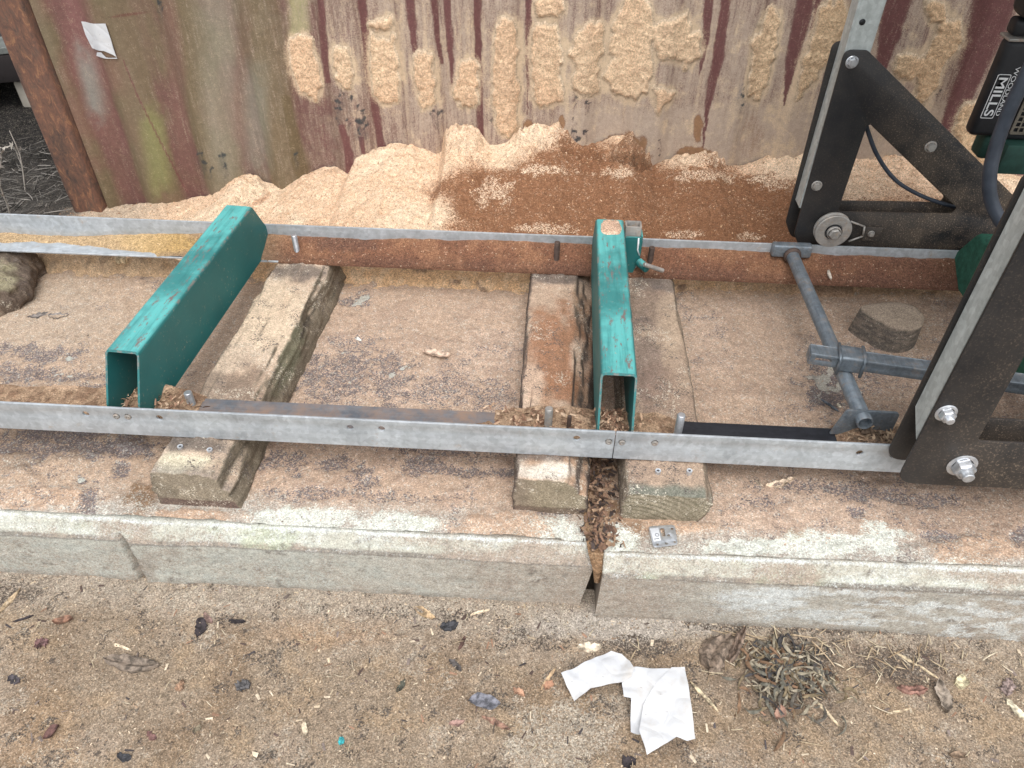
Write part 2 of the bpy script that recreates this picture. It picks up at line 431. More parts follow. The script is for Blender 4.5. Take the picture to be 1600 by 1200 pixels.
M_DARKEARTH = flat_mat('dark_earth', (.035, .03, .028), .95, .5, 18)
M_DARKBOARD = flat_mat('dark_boards', (.018, .014, .014), .85, .4, 10)
M_STONE = flat_mat('pale_stone', (.35, .32, .27), .9, .2, 12)

# ------------------------------------------------------------------ setting: ground
FRONT = 1.012          # front face of the slabs
def gz(x, y):          # height of the sandy ground
    x = np.asarray(x, float); y = np.asarray(y, float)
    h = .018*(fbm(x, y, 3, 4, 1)-.5) + .008*(fbm(x, y, 22, 4, 2)-.5)
    return h + .012*ss(.93, 1.02, y)*(fbm(x, y, 9, 3, 3)-.1)
xs = np.arange(-1.75, 1.75, .0042); ys = np.arange(.12, 1.06, .0042)
X, Y = np.meshgrid(xs, ys); Z = gz(X, Y)
Z += .0035*(fbm(X, Y, 120, 2, 4)-.5)
U, V = pix(X, Y, Z)
n1 = fbm(X, Y, 5, 5, 1); n2 = fbm(X, Y, 16, 5, 2); n3 = fbm(X, Y, 45, 4, 5)
C = full(X.shape, (.268, .205, .145))
C = mix(C, (.30, .235, .175), ss(.45, .62, n1)*.7)
C = mix(C, (.33, .235, .145), ss(.5, .7, n2)*.5)
C = mix(C, (.19, .13, .083), ss(.55, .72, fbm(X, Y, 8, 5, 6))*.5)
C = mix(C, (.30, .19, .11), blob(U, V, 40, 1165, 90, 60, n1, soft=.8)*.4)
C = mix(C, (.36, .20, .10), blob(U, V, 520, 985, 110, 30, n1)*.25)
edge = ss(.88, .99, Y+.05*(n2-.5))
C = mix(C, (.33, .285, .235), edge*.55)                                  # pale grit along the foot of the slabs
C = mix(C, (.40, .37, .33), blob(U, V, 960, 978, 140, 26, n2)*.6)
C = mix(C, (.15, .11, .08), blob(U, V, 1235, 1050, 100, 80, n2)*.6)
C = mix(C, (.16, .115, .085), blob(U, V, 1400, 1040, 90, 40, n2)*.6)
dk = np.maximum.reduce([.75*blob(U, V, 1010, 1012, 60, 14, n3, nz=.9), .6*blob(U, V, 985, 1000, 30, 9, n3), .8*blob(U, V, 1235, 1045, 70, 50, n2), .7*blob(U, V, 1400, 1035, 60, 25, n2),
    .75*blob(U, V, 1150, 975, 70, 10, n3), .8*blob(U, V, 1350, 985, 150, 6, n3), .6*blob(U, V, 660, 958, 90, 9, n3), .6*blob(U, V, 20, 925, 50, 16, n3), .5*blob(U, V, 860, 1005, 40, 12, n3), .55*ss(.62, .72, fbm(X, Y, 30, 4, 7))])
M1 = np.clip(dk, 0, 1)*.8+.07
M2 = np.clip(.3*ss(.5, .68, n3)*ss(.45, .6, n1)+.5*blob(U, V, 880, 1140, 90, 60, n2)+.18*edge, 0, .8)
ground = grid('ground', X, Y, Z, C, M_GROUND, m1=M1, m2=M2)
tag(ground, 'sandy brown ground strewn with sawdust and chips in front of the slabs', kind='structure')
bm = bmesh.new()
R0 = 120
vsq = [bm.verts.new(p) for p in ((-R0, -R0, -.03), (R0, -R0, -.03), (R0, R0, -.03), (-R0, R0, -.03))]
bm.faces.new(vsq)
g2 = from_bm('ground', bm, flat_mat('earth', (.13, .105, .08), .95, .35, 3), smooth=False)
tag(g2, 'bare earth of the yard around the container', kind='structure')

# ------------------------------------------------------------------ concrete slabs
def slab_top(x):
    return np.where(x < .148, .2, .207+.028*(x-.15))
def make_slab(label, x0, x1, yf, cut_top, cut_bot, side):
    """front and top of a cast slab with a chamfered, lipped front edge; cut = X of the broken end"""
    root = empty('concrete_slab', ((x0+x1)/2, 1.5, 0), label, 'concrete slab', 'concrete slabs under the mill track')
    prof = [(0, -.08), (0, .0), (0, .06), (0, .12), (.0, .158), (.0015, .161), (.006, .163), (.008, .168), (.012, .174), (.022, .187), (.031, .198), (.04, .2), (.25, .2), (.6, .2), (1.062, .2), (1.068, .19), (1.07, -.08)]
    py = [0]; dens = []
    for i in range(len(prof)-1):
        a, b = np.array(prof[i]), np.array(prof[i+1]); L = np.linalg.norm(b-a); k = max(1, int(L/.006))
        if i >= 11: k = 6
        for j in range(k): dens.append(a+(b-a)*j/k)
    dens.append(np.array(prof[-1])); dens = np.array(dens)
    nx = int((x1-x0)/.006)
    s = np.linspace(0, 1, nx)
    T, Px = np.meshgrid(dens[:, 1], s, indexing='ij'); D = np.repeat(dens[:, 0][:, None], nx, 1)
    frac = np.clip(T/.2, 0, 1)
    if side == 'R': xr = cut_bot+(cut_top-cut_bot)*frac; X = x0+(xr-x0)*Px
    else: xl = cut_bot+(cut_top-cut_bot)*frac; X = xl+(x1-xl)*Px
    X0 = x0+(x1-x0)*Px
    lift = slab_top(X0)/.2
    Z = np.where(T > 0, T*lift, T)
    Y = yf+D
    fr = 1-ss(.04, .1, D)
    Y = Y + fr*(.006*(fbm(X, Z*2, 6, 4, 1)-.5)+.003*(fbm(X, Z, 60, 3, 2)-.5))
    Z = Z + fr*(T > .15)*.004*(fbm(X, D, 25, 3, 3)-.5)
    U, V = pix(X, Y, Z)
    if side == 'R':                       # slanting groove where the casting was stopped
        gl = np.interp(V, [835, 850, 895, 905], [186, 196, 219, 224])
        gv = (1-ss(3, 8, np.abs(U-gl)))*ss(832, 842, V)
        Y = Y+.014*gv
        Y = Y-.006*ss(0, 6, U-gl)*(1-ss(30, 160, U-gl))*fr
    n1 = fbm(X, Z+D, 4, 5, 2); n2 = fbm(X, (Z+D)*3, 14, 5, 3); n3 = fbm(X*.55, (Z+D)*2, 40, 5, 4)
    C = full(X.shape, (.45, .45, .395))
    pass
    C = mix(C, (.38, .32, .26), ss(350, 850, U)*.5)
    C = mix(C, (.40, .42, .38), ss(.52, .68, n2)*.5*(1-.6*ss(700, 900, U)))
    lip = ((T > .158) & (T < .2)).astype(float)
    C = mix(C, (.46, .45, .37), lip*.55)
    C = mix(C, (.60, .62, .54), ss(.165, .168, T)*(1-ss(.172, .178, T))*ss(.4, .6, n2)*.7)
    C = mix(C, (.12, .10, .085), ((T > .156) & (T < .1635))*.7)
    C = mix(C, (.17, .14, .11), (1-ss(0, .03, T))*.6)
    C = mix(C, (.40, .44, .30), ss(.6, .72, fbm(X, Z+D, 7, 4, 6))*lip*.5)
    C = mix(C, (.11, .09, .075), ss(.73, .77, fbm(X, Z+D, 40, 3, 7))*.6)
    if side == 'R':
        C = mix(C, (.14, .115, .09), gv*.65)
        C = mix(C, (.22, .17, .13), blob(U, V, 232, 885, 14, 22, n2)*.5)
    m1 = np.clip(.42*ss(.4, .65, n1)*(T < .158)+.32*ss(450, 900, U)*(1-ss(1000, 1200, U))+.75*lip*ss(.40, .6, fbm(X, Z+D, 6, 4, 1))*(1-.6*ss(.19, .198, T)), 0, .85)
    m2 = np.clip(.62*ss(1050, 1300, U)*ss(.42, .6, n3)*(T < .158)+.55*blob(U, V, 1180, 935, 80, 16, n2)+.55*lip*ss(.192, .1985, T)+.26*lip*ss(.46, .6, n2)*(1-m1), 0, .85)
    grid('casting', X, Y, Z, C, M_CONC, parent=root, m1=m1, m2=m2)
    # the end face at the joint
    e = np.array(dens)
    ex = (cut_bot+(cut_top-cut_bot)*np.clip(e[:, 1]/.2, 0, 1))
    zz = np.where(e[:, 1] > 0, e[:, 1]*float(slab_top(np.array(.3 if side == 'L' else 0.)))/.2, e[:, 1])
    bm = bmesh.new(); vv = [bm.verts.new((ex[i]+(-.001 if side == 'R' else .001), yf+e[i, 0]+.001, zz[i]-.0008)) for i in range(len(e))]
    f = bm.faces.new(vv); bmesh.ops.triangulate(bm, faces=[f])
    from_bm('end_face', bm, flat_mat('concrete_end', (.22, .18, .14), .95, .3, 20), root, smooth=False)
    return root
make_slab('long left concrete slab with a slanting groove in its pale front face', -3.2, .143, FRONT, .143, .116, 'R')
make_slab('right concrete slab with white salt bloom on its front, beyond the open joint', .151, 3.0, .982, .156, .151, 'L')

# dust lying on the slabs
def dust_z(x, y):
    b = slab_top(x)+.0035
    return b + .006*(fbm(x, y, 6, 4, 1)-.35) + .003*(fbm(x, y, 30, 3, 2)-.4)
PINK = (.44, .318, .232)
def slab_dust(x0, x1, yf):
    xs = np.arange(x0, x1, .0048); ys = np.arange(yf+.036, yf+1.068, .0048)
    X, Y = np.meshgrid(xs, ys); Z = dust_z(X, Y)
    U, V = pix(X, Y, Z)
    n1 = fbm(X, Y, 5, 5, 1); n2 = fbm(X, Y, 17, 5, 2); n3 = fbm(X, Y, 42, 4, 3); n4 = fbm(X, Y, 80, 3, 4)
    C = full(X.shape, PINK)
    C = mix(C, (.50, .37, .28), ss(.48, .66, n1)*.6)
    C = mix(C, (.36, .255, .19), ss(.52, .68, n2)*.5)
    C = mix(C, (.38, .28, .195), (1-ss(-1.2, -.6, X))*.55)               # yellower dust on the left
    C = mix(C, (.27, .19, .14), ss(.55, 1.0, X)*.6)  # dimmer light at the right end painted in as darker dust
    Z += .004*ss(.5, .7, n2)
    # patches where the dust is scuffed off and the wet dark concrete shows
    dk = np.zeros_like(X)
    for cu, cv, ru, rv, a in [(530, 590, 60, 45, .8), (605, 590, 45, 40, .8), (555, 540, 40, 14, .6), (690, 610, 60, 28, .6), (770, 615, 40, 25, .7),
            (565, 465, 18, 12, .9), (545, 472, 20, 6, .8), (690, 700, 70, 12, .7), (520, 722, 45, 12, .9), (575, 735, 22, 10, .9), (570, 752, 26, 13, .8), (660, 728, 35, 14, .9),
            (705, 735, 22, 8, .9), (745, 738, 25, 8, .9), (790, 739, 14, 8, 1.4), (480, 770, 60, 10, .7), (600, 775, 70, 10, .55), (440, 720, 40, 22, .8), (60, 550, 60, 14, .9), (30, 585, 50, 16, .8),
            (150, 610, 90, 10, .7), (90, 680, 90, 14, 1.0), (170, 700, 70, 16, 1.0), (50, 700, 60, 14, .9), (40, 655, 70, 10, .9), (190, 732, 14, 14, 1.1), (140, 785, 14, 20, 1.3), (128, 750, 9, 6, 1.2), (110, 590, 60, 8, .7),
            (1340, 580, 60, 30, .5), (1295, 600, 40, 45, 1.0), (1230, 640, 50, 12, .4), (1330, 765, 40, 16, .8), (1380, 775, 40, 12, .8), (1450, 782, 70, 10, .7), (1335, 800, 14, 9, .8), (1475, 840, 25, 9, .9), (1590, 842, 20, 14, .9),
            (1180, 785, 30, 10, .6), (840, 770, 30, 14, .8), (880, 800, 35, 8, 1.0), (1310, 840, 25, 8, .8), (1250, 760, 30, 8, .7)]:
        dk = np.maximum(dk, min(1, a)*blob(U, V, cu, cv, ru, rv, n3, soft=.4, nz=1.0 if a < 1.05 else .45))
    for k in range(9):                                                   # a row of round drip marks
        cu = 415+k*38+6*math.sin(k*3.1); dk = np.maximum(dk, .6*blob(U, V, cu, 765+k*1.6+3*math.sin(k*2), 9, 5, n4, nz=.5))
    dk = np.maximum(dk, .42*ss(.54, .7, fbm(X, Y, 34, 4, 6))*ss(.42, .6, n1))
    Z -= .004*dk
    M1 = np.clip(dk, 0, 1)*.74+.06*ss(.45, .65, n1)
    # pale salt and moss towards the front edge
    e = 1-ss(.02, .10, Y-yf-.036+.05*(n2-.5))
    sal = np.maximum.reduce([blob(U, V, 620, 825, 60, 22, n3), blob(U, V, 470, 812, 70, 18, n3), blob(U, V, 865, 835, 50, 26, n3), blob(U, V, 960, 850, 28, 30, n3), blob(U, V, 1290, 850, 60, 22, n3), blob(U, V, 1180, 855, 70, 14, n3), blob(U, V, 1370, 840, 40, 22, n3, nz=.8), blob(U, V, 1500, 880, 50, 8, n3)])
    C = mix(C, (.34, .33, .30), e*.6)
    M2 = np.clip(np.clip(sal, 0, 1)*.75+.25*e, 0, .85)
    C = mix(C, (.58, .60, .42), np.clip(sal, 0, 1)*ss(.5, .65, n2)*.45)
    M1 = M1*(1-.8*np.clip(sal, 0, 1))
    lit = np.maximum.reduce([blob(U, V, 780, 825, 80, 24, n3), blob(U, V, 60, 780, 100, 18, n3), blob(U, V, 300, 810, 80, 14, n3), blob(U, V, 1010, 815, 60, 12, n3), blob(U, V, 1530, 860, 80, 24, n3), blob(U, V, 1060, 825, 90, 9, n3)])
    C = mix(C, (.46, .31, .21), lit*.8); Z += .006*lit*(.3+n4)
    M2 = M2*(1-.7*lit)
    br = np.maximum.reduce([blob(U, V, 222, 778, 26, 26, n3), blob(U, V, 938, 740, 22, 62, n3, nz=.4), blob(U, V, 945, 800, 26, 20, n3), blob(U, V, 975, 830, 32, 16, n3)*.8])
    C = mix(C, (.19, .115, .065), br*.9); Z += .010*br*n3
    C = mix(C, (.10, .065, .05), blob(U, V, 935, 725, 20, 40, n4, nz=1.0)*.85)
    M1 = M1*(1-br)
    # lumps of dirt on the left
    lump = np.maximum.reduce([blob(U, V, 25, 722, 35, 20, n3), blob(U, V, 205, 690, 30, 14, n3), blob(U, V, 120, 712, 60, 12, n3)*.6])
    Z += .016*lump*n2; C = mix(C, (.25, .185, .135), lump*.7)
    C = mix(C, (.43, .36, .28), blob(U, V, 60, 500, 120, 60, n1)*.35)
    # back edge meets the pale heap
    bk = ss(1.0, 1.06, Y-yf+.03*(n2-.5)); C = mix(C, (.55, .35, .20), bk*.8); Z += .012*bk
    # fine cracks
    C = mix(C, (.2, .16, .13), stripe(U, V, [(680, 470, .8), (706, 492, 1), (722, 510, .7)])*.5)
    o = grid('sawdust_layer', X, Y, Z, C, M_SLABDUST, m1=M1, m2=M2)
    return o
tag(slab_dust(-2.0, .141, FRONT), 'layer of pinkish sawdust on the left slab with dark scuffed patches', 'sawdust', kind='stuff')
tag(slab_dust(.157, 1.75, .982), 'layer of sawdust on the right slab around the pipe clamp, with shade painted in to the right', 'sawdust', kind='stuff')
# packed sawdust spilling through the joint between the slabs
xs = np.linspace(-1, 1, 24); tt = np.linspace(0, 1, 70)
A, T = np.meshgrid(xs, tt)
zc = np.interp(T, [0, .35, .5, .75, 1], [.212, .212, .2, .16, .115]); yc = np.interp(T, [0, .35, .5, .75, 1], [1.35, 1.06, 1.02, 1.0, 1.0])
wl = np.interp(T, [0, .3, .5, .75, 1], [.035, .035, .026, .012, .006])
X = .148+A*wl; nn = fbm(X, T*.5, 60, 3, 2)
Y = yc-.006*nn+.006*A*A; Z = zc+.008*nn-.006*A*A
C = full(X.shape, (.26, .16, .09)); C = mix(C, (.10, .065, .05), ss(.5, .62, nn)*.8*(T < .4)); C = mix(C, (.36, .24, .14), ss(.5, .7, fbm(X, T, 40, 3, 5))*.6)
tag(grid('sawdust_spill', X, Y, Z, C, M_SAW), 'brown sawdust packed into the open joint between the two slabs', 'sawdust', kind='stuff')

# ------------------------------------------------------------------ container
WY = 2.772                                    # outer face of the corrugated wall
cont = empty('shipping_container', (-1.92, 2.78, 0), 'maroon corrugated shipping container with rusty corner post, caked in sawdust', 'container')
def corr(x):                                  # 0 = outer flat, 1 = inner flat
    p = np.mod((x+.278)/.278, 1.0)            # left facing slope centred at p = 0
    w = .125
    up = ss(-w, w, np.where(p > .5, p-1, p)); dn = ss(-w, w, p-.5)
    lin = lambda t: t
    return np.where(p < .25, 1-up, np.where(p > .75, 1-up, dn))
def wall_y(x):
    c = corr(x); flat = ss(-1.845, -1.80, x)
    return WY+.034*c*flat
CRUST = [  # polygons of caked sawdust on the wall, photo positions on the wall plane
    [(454, 60), (470, 56), (490, 58), (497, 110), (500, 140), (492, 152), (470, 142), (460, 118)],
    [(522, 78), (534, 68), (546, 76), (552, 120), (549, 148), (527, 128), (521, 100)],
    [(578, 64), (600, 58), (616, 56), (622, 110), (626, 158), (590, 160), (582, 110)],
    [(574, 32), (612, 30), (612, 44), (576, 46)],
    [(647, 84), (662, 80), (676, 88), (679, 164), (660, 168), (648, 120)],
    [(713, 118), (722, 100), (745, 96), (748, 160), (730, 166), (712, 160)],
    [(771, 60), (782, 32), (795, 26), (806, 44), (809, 140), (808, 200), (790, 215), (774, 200), (770, 110)],
    [(832, 42), (850, 36), (874, 40), (878, 110), (878, 160), (855, 164), (832, 155)],
    [(836, -5), (878, -5), (877, 20), (840, 22)],
    [(890, 82), (905, 46), (922, 30), (938, 36), (944, 80), (936, 100), (937, 135), (915, 150), (897, 138), (900, 104)],
    [(966, 20), (985, -5), (1010, -5), (1020, 30), (1018, 80), (1015, 140), (990, 151), (960, 148), (945, 118), (962, 86), (952, 75)],
    [(1020, 36), (1044, 30), (1078, 24), (1080, 50), (1094, 56), (1092, 88), (1068, 104), (1050, 94), (1032, 92), (1020, 62)],
    [(1020, 140), (1048, 146), (1058, 152), (1040, 168), (1025, 175)],
    [(1172, 70), (1190, 40), (1203, 12), (1216, 18), (1216, 55), (1208, 100), (1196, 130), (1190, 158), (1170, 155), (1174, 110)],
    [(1265, 70), (1280, 10), (1318, -5), (1322, 30), (1312, 60), (1300, 90), (1268, 120), (1252, 150), (1245, 172), (1243, 150)],
    [(1402, 84), (1440, 92), (1458, 70), (1468, 38), (1498, 20), (1500, 60), (1488, 90), (1470, 110), (1462, 140), (1440, 160), (1428, 150), (1436, 126), (1400, 120)],
    [(1440, -5), (1455, -5), (1472, 8), (1478, 30), (1455, 40)],
    [(1510, 160), (1540, 150), (1560, 190), (1540, 260), (1500, 240), (1490, 200)],
]
STRIPES = [  # clean red stripes of the slopes out of the dust's way: (u, v, half width)
    [(563, -20, 7), (577, 110, 6), (588, 180, 6.5), (597, 232, 6)],
    [(696, -20, 6), (703, 60, 5), (705, 110, 2.5), (706, 145, .5)],
    [(745, -20, 6), (748, 110, 5), (752, 218, 5)],
    [(826, -20, 5), (826, 90, 4.5), (825, 140, 1.5), (824, 180, .5)],
    [(1110, -20, 7.5), (1101, 70, 5.5), (1093, 118, .6)],
    [(1136, -20, 7), (1122, 90, 9), (1112, 135, 7), (1104, 180, 3), (1097, 245, .8)],
    [(1262, -20, 14), (1250, 40, 13), (1236, 100, 9), (1225, 165, .8)],
    [(1284, -20, 5), (1274, 25, 4), (1264, 60, .6)],
    [(1408, -20, 21), (1390, 55, 17), (1377, 105, 9), (1368, 130, 2)],
    [(1560, -20, 36), (1545, 40, 30), (1515, 120, 20), (1480, 205, 14), (1468, 240, 6)],
    [(640, -20, 7), (644, 40, 6), (650, 90, 3)],
    [(500, -20, 5), (506, 70, 6), (512, 130, 4)],
    [(676, -20, 5), (684, 60, 4), (690, 100, 2)],
    [(534, 195, 5), (545, 240, 7), (545, 275, 5)], [(565, 215, 4), (570, 250, 3)],
]
MOLD = [(536, 146, 4), (548, 153, 4), (528, 156, 4), (559, 162, 3), (567, 172, 3), (530, 168, 4), (528, 183, 3), (545, 189, 3), (560, 192, 6), (566, 185, 5), (572, 196, 4), (563, 205, 4),
    (524, 120, 2), (680, 124, 3), (681, 134, 3), (553, 121, 3), (684, 176, 5), (674, 176, 3), (690, 174, 3), (773, 165, 3), (773, 177, 4), (770, 185, 3),
    (900, 148, 3), (930, 138, 2), (918, 158, 4), (897, 166, 2), (897, 187, 3), (896, 205, 4), (902, 216, 4), (916, 207, 3), (915, 222, 2), (1027, 160, 3), (1029, 140, 2), (1031, 219, 2), (1030, 232, 2), (1030, 243, 2),
    (1163, 138, 4), (1160, 150, 4), (1158, 165, 3), (1190, 145, 2), (463, 240, 4), (312, 240, 4), (318, 255, 4), (328, 265, 3), (248, 5, 3), (252, 15, 3), (348, 242, 5), (352, 260, 4), (1470, 140, 3), (1463, 150, 3)]
def wall_color(X, Z, U, V, n1, n2, st, cr):
    C = full(X.shape, (.14, .068, .06))
    c = corr(X)
    # algae on the left hand panel
    olive = (1-ss(-1.05, -.75, X))*ss(.30, .55, n1*.55+.45*(1-c)+.1*st)
    C = mix(C, (.155, .125, .07), olive*.85)
    C = mix(C, (.20, .10, .08), (1-ss(-1.3, -1.0, X))*ss(.45, .7, 1-n1)*.6)
    U2 = U+(V-150)*-.30*np.clip((450-U)/450, 0, 1)            # follow the leaning ribs
    def band(cu, ru, cv, rv, col_, a):
        return mix(C, col_, (1-ss(.2, 1.2, np.abs(U2-cu-(n1-.5)*18)/ru))*(1-ss(.5, 1.3, np.abs(V-cv-(n2-.5)*60)/rv))*a)
    C = band(92, 18, 150, 260, (.17, .135, .085), .7)
    C = band(150, 24, 20, 90, (.20, .095, .085), .8)
    C = band(150, 20, 130, 60, (.27, .30, .26), .55)
    C = band(165, 18, 230, 120, (.17, .09, .07), .55)
    C = band(215, 30, 120, 160, (.17, .125, .08), .75)
    C = band(232, 26, 240, 70, (.21, .21, .085), .75)
    C = band(276, 18, 120, 160, (.17, .09, .072), .7)
    C = band(345, 40, 130, 200, (.26, .24, .18), .65)
    C = band(385, 14, 100, 120, (.16, .10, .07), .6)
    C = band(400, 26, 190, 90, (.24, .25, .20), .5)
    C = mix(C, (.40, .39, .19), (1-ss(.3, 1.2, np.abs(U-466-(n2-.5)*10)/20))*(1-ss(45, 75, V+20*(n1-.5)))*.75)
    # film of dust, streaked downwards: painted as a mask
    film = ss(-1.2, -.5, X+.25*(n1-.5))
    slope = 1-np.abs(2*c-1)
    f = film*(.50+.3*n1+.2*(st-.5)*2)-.22*film*ss(.5, .95, slope)
    f = np.maximum(f, .12*ss(-1.6, -1.2, X))
    C = mix(C, (.27, .26, .18), film*(1-ss(-.9, -.55, X))*ss(.35, .6, n2)*.5)
    C = mix(C, (.23, .155, .125), film*.5)
    low = ss(-.25, .05, X+.25*(n1-.5))*ss(125, 185, V+50*(n1-.5))
    f = np.maximum(f, low*.97)
    g = np.clip(film*(.36*ss(.55, .75, n2)+.30*ss(.55, .72, st))+.4*low*ss(.45, .7, n1), 0, .62)
    g = np.maximum(g, film*.42*blob(X*0+V, U, 75, 650, 60, 260, n1)*ss(.4, .6, st))
    for s in STRIPES:
        k = stripe(U, V, s, (n2-.5)*4); C = mix(C, (.135, .056, .054), k*.95); f = f*(1-k)-.25*k; g = g*(1-k)
    k = stripe(U, V, [(446, 150, 6), (456, 200, 9), (468, 260, 12), (476, 290, 8)], (n2-.5)*4); C = mix(C, (.13, .095, .05), k*.8); f = f*(1-k)
    C = mix(C, (.14, .05, .05), stripe(U, V, [(193, 95, 1.0), (215, 150, 1.2), (250, 220, 1.3), (292, 300, 1.5)])*.8)
    C = mix(C, (.14, .06, .045), blob(U, V, 200, 23, 27, 2.0, n2, nz=.3, ang=-8)*.8)
    C = mix(C, (.16, .21, .22), blob(U, V, 1160, 150, 12, 22, n2)*.5)
    # brown wet margin just above the heap
    for cu, cv, ru, rv in [(975, 232, 40, 26), (1085, 240, 30, 12), (825, 196, 8, 10), (878, 192, 5, 12), (1090, 200, 8, 22), ]:
        k = blob(U, V, cu, cv, ru, rv, n2, soft=.15, nz=.35); C = mix(C, (.29, .165, .085), k*.85); f = f*(1-k); g = g*(1-k)
    k = blob(U, V, 1175, 212, 16, 30, n2, soft=.8, nz=.5)*.5; C = mix(C, (.34, .22, .13), k); f = f*(1-k)
    mo = np.zeros_like(X); n5 = fbm(X, Z, 70, 3, 1); n6 = fbm(X, Z, 70, 3, 6)
    for cu, cv, r in MOLD:
        mo = np.maximum(mo, blob(U+(n5-.5)*14, V+(n6-.5)*14, cu, cv, r*.8, r, None, soft=.4))
        mo = np.maximum(mo, .35*blob(U+(n5-.5)*10, V+(n6-.5)*10, cu, cv+r*2.5, r*.9, r*3, None, soft=.7))
    C = mix(C, (.035, .045, .05), mo*.9); f = f*(1-mo); g = g*(1-mo)
    return C, np.clip(f, 0, 1), np.clip(g, 0, 1)
dx = .0042
xs = np.arange(-1.845, 1.75, dx); zs = np.arange(-.02, .96, dx)
X, Z = np.meshgrid(xs, zs)
Yw = wall_y(X)
dent = .006*blob(X, Z, -1.62, .5, .12, .3)+.004*(fbm(X, Z, 2.5, 3, 2)-.5)
Yw = Yw+dent
U, V = pix(X, Yw, Z)
n1 = fbm(X, Z, 4, 5, 1); n2 = fbm(X, Z, 30, 5, 2); st = fbm(X*2.2, Z*.16, 26, 5, 3)
CW, FW, GW = wall_color(X, Z, U, V, n1, n2, st, None)
# caked patches: thickness over the wall
n4 = fbm(X, Z, 55, 4, 4)
du = (fbm(X, Z, 34, 4, 5)-.5)*16; dv = (fbm(X, Z, 26, 3, 6)-.5)*20+(fbm(X*4, Z*.5, 40, 3, 1)-.5)*26
th = np.zeros_like(X)
for pl in CRUST:
    us = [p[0] for p in pl]; vs_ = [p[1] for p in pl]
    sub = (U > min(us)-16) & (U < max(us)+16) & (V > min(vs_)-16) & (V < max(vs_)+16)
    ii = np.where(sub.any(1))[0]; jj = np.where(sub.any(0))[0]
    if not len(ii) or not len(jj): continue
    sl_ = (slice(ii[0], ii[-1]+1), slice(jj[0], jj[-1]+1))
    th[sl_] = np.maximum(th[sl_], inpoly(U[sl_]+du[sl_], V[sl_]+dv[sl_], pl))
def blur(a, k):
    for ax in (0, 1):
        b = np.zeros_like(a)
        for i in range(-k, k+1): b += np.roll(a, i, ax)
        a = b/(2*k+1)
    return a
th = blur(blur(th, 1), 1)
crusty = np.clip((th-.15)/.75, 0, 1)**1.15
TH = crusty*(.0035+.006*fbm(X, Z, 9, 3, 7)+.006*(n4-.4)+.0045*(fbm(X, Z, 130, 2, 3)-.5))
halo = blur(blur(th, 6), 4); GW = np.clip(GW+.85*ss(.01, .45, halo*(.6+.8*st)), 0, .92)
wall = grid('corrugated_wall', X, Yw, Z, CW, M_WALL, parent=cont, m1=FW, m2=GW)
CC = full(X.shape, (.68, .475, .31))
CC = mix(CC, (.70, .525, .35), ss(.45, .65, n1)*.8)
CC = mix(CC, (.56, .39, .26), ss(.55, .7, n4)*.5)
CC = mix(CC, (.54, .38, .22), ss(.5, .9, X)*.5)
CC = mix(CC, (.54, .43, .31), (1-ss(.25, .9, crusty))*.85)
cr = grid('caked_sawdust', X, Yw-np.maximum(TH, 0)-.001, Z, CC, M_CRUST, keep=TH > .0008)
tag(cr, 'pale sawdust caked in patches on the flats of the corrugated wall', 'sawdust', kind='stuff')
# rest of the wall above and beside the picture
xs = np.arange(-1.845, 4.05, .02); zs = np.concatenate([[.955], np.arange(1.1, 2.6, .3)])
X, Z = np.meshgrid(xs, zs); Yq = wall_y(X); n1 = fbm(X, Z, 4, 4, 1); st = fbm(X*2.2, Z*.16, 26, 4, 3)
grid('upper_wall', X, Yq, Z, full(X.shape, (.145, .064, .058)), M_WALL, parent=cont, m1=.5*ss(-1.1, -.4, X))
xs = np.arange(1.745, 4.05, .02); X, Z = np.meshgrid(xs, np.array([-.02, .3, .6, .958]))
grid('side_wall', X, wall_y(X), Z, full(X.shape, (.25, .15, .13)), M_WALL, parent=cont)
# corner post: folded section with a rounded outer and inner edge
bm = bmesh.new()
prof = [(-1.985, 5.2), (-1.985, 2.757), (-1.982, 2.750), (-1.975, 2.747), (-1.872, 2.747), (-1.861, 2.749), (-1.855, 2.757), (-1.852, 2.790), (-1.848, 2.797), (-1.838, 2.797)]
zs = [0, .05, .2, .4, .8, 1.4, 2.6]
rows = [[bm.verts.new((x, y, z)) for x, y in prof] for z in zs]
for A, B in zip(rows, rows[1:]):
    for i in range(len(prof)-1): bm.faces.new((A[i], A[i+1], B[i+1], B[i]))
from_bm('corner_post', bm, M_RUST, cont, auto=50)
box('roof', -1.985, 4.05, 2.76, 5.2, 2.602, 2.66, M_RUST, cont, .01)
box('end_wall', 4.052, 4.12, 2.76, 5.2, 0, 2.6, M_RUST, cont, .01)
box('bottom_rail', -1.84, 4.05, 2.83, 2.9, -.02, .10, M_RUST, cont, .01)
# torn white sticker: two pieces with the red paint showing between them
def sticker_piece(name, pl, parent):
    pts = [on(u, v, 1, WY+.02) for u, v in pl]
    P2 = [(p[0], p[2]) for p in pts]
    bm = bmesh.new(); f = bm.faces.new([bm.verts.new((x, 0, z)) for x, z in P2])
    bmesh.ops.triangulate(bm, faces=bm.faces[:]); bmesh.ops.subdivide_edges(bm, edges=bm.edges[:], cuts=6, use_grid_fill=True)
    for v in bm.verts:
        v.co.y = float(wall_y(np.array(v.co.x))+.006*float(blob(np.array(v.co.x), np.array(v.co.z), -1.62, .5, .12, .3)))-.0055
    r = bmesh.ops.extrude_face_region(bm, geom=bm.faces[:])
    for v in [g for g in r['geom'] if isinstance(g, bmesh.types.BMVert)]: v.co.y -= .0015
    bmesh.ops.recalc_face_normals(bm, faces=bm.faces)
    return from_bm(name, bm, M_PAPER, parent, auto=40)
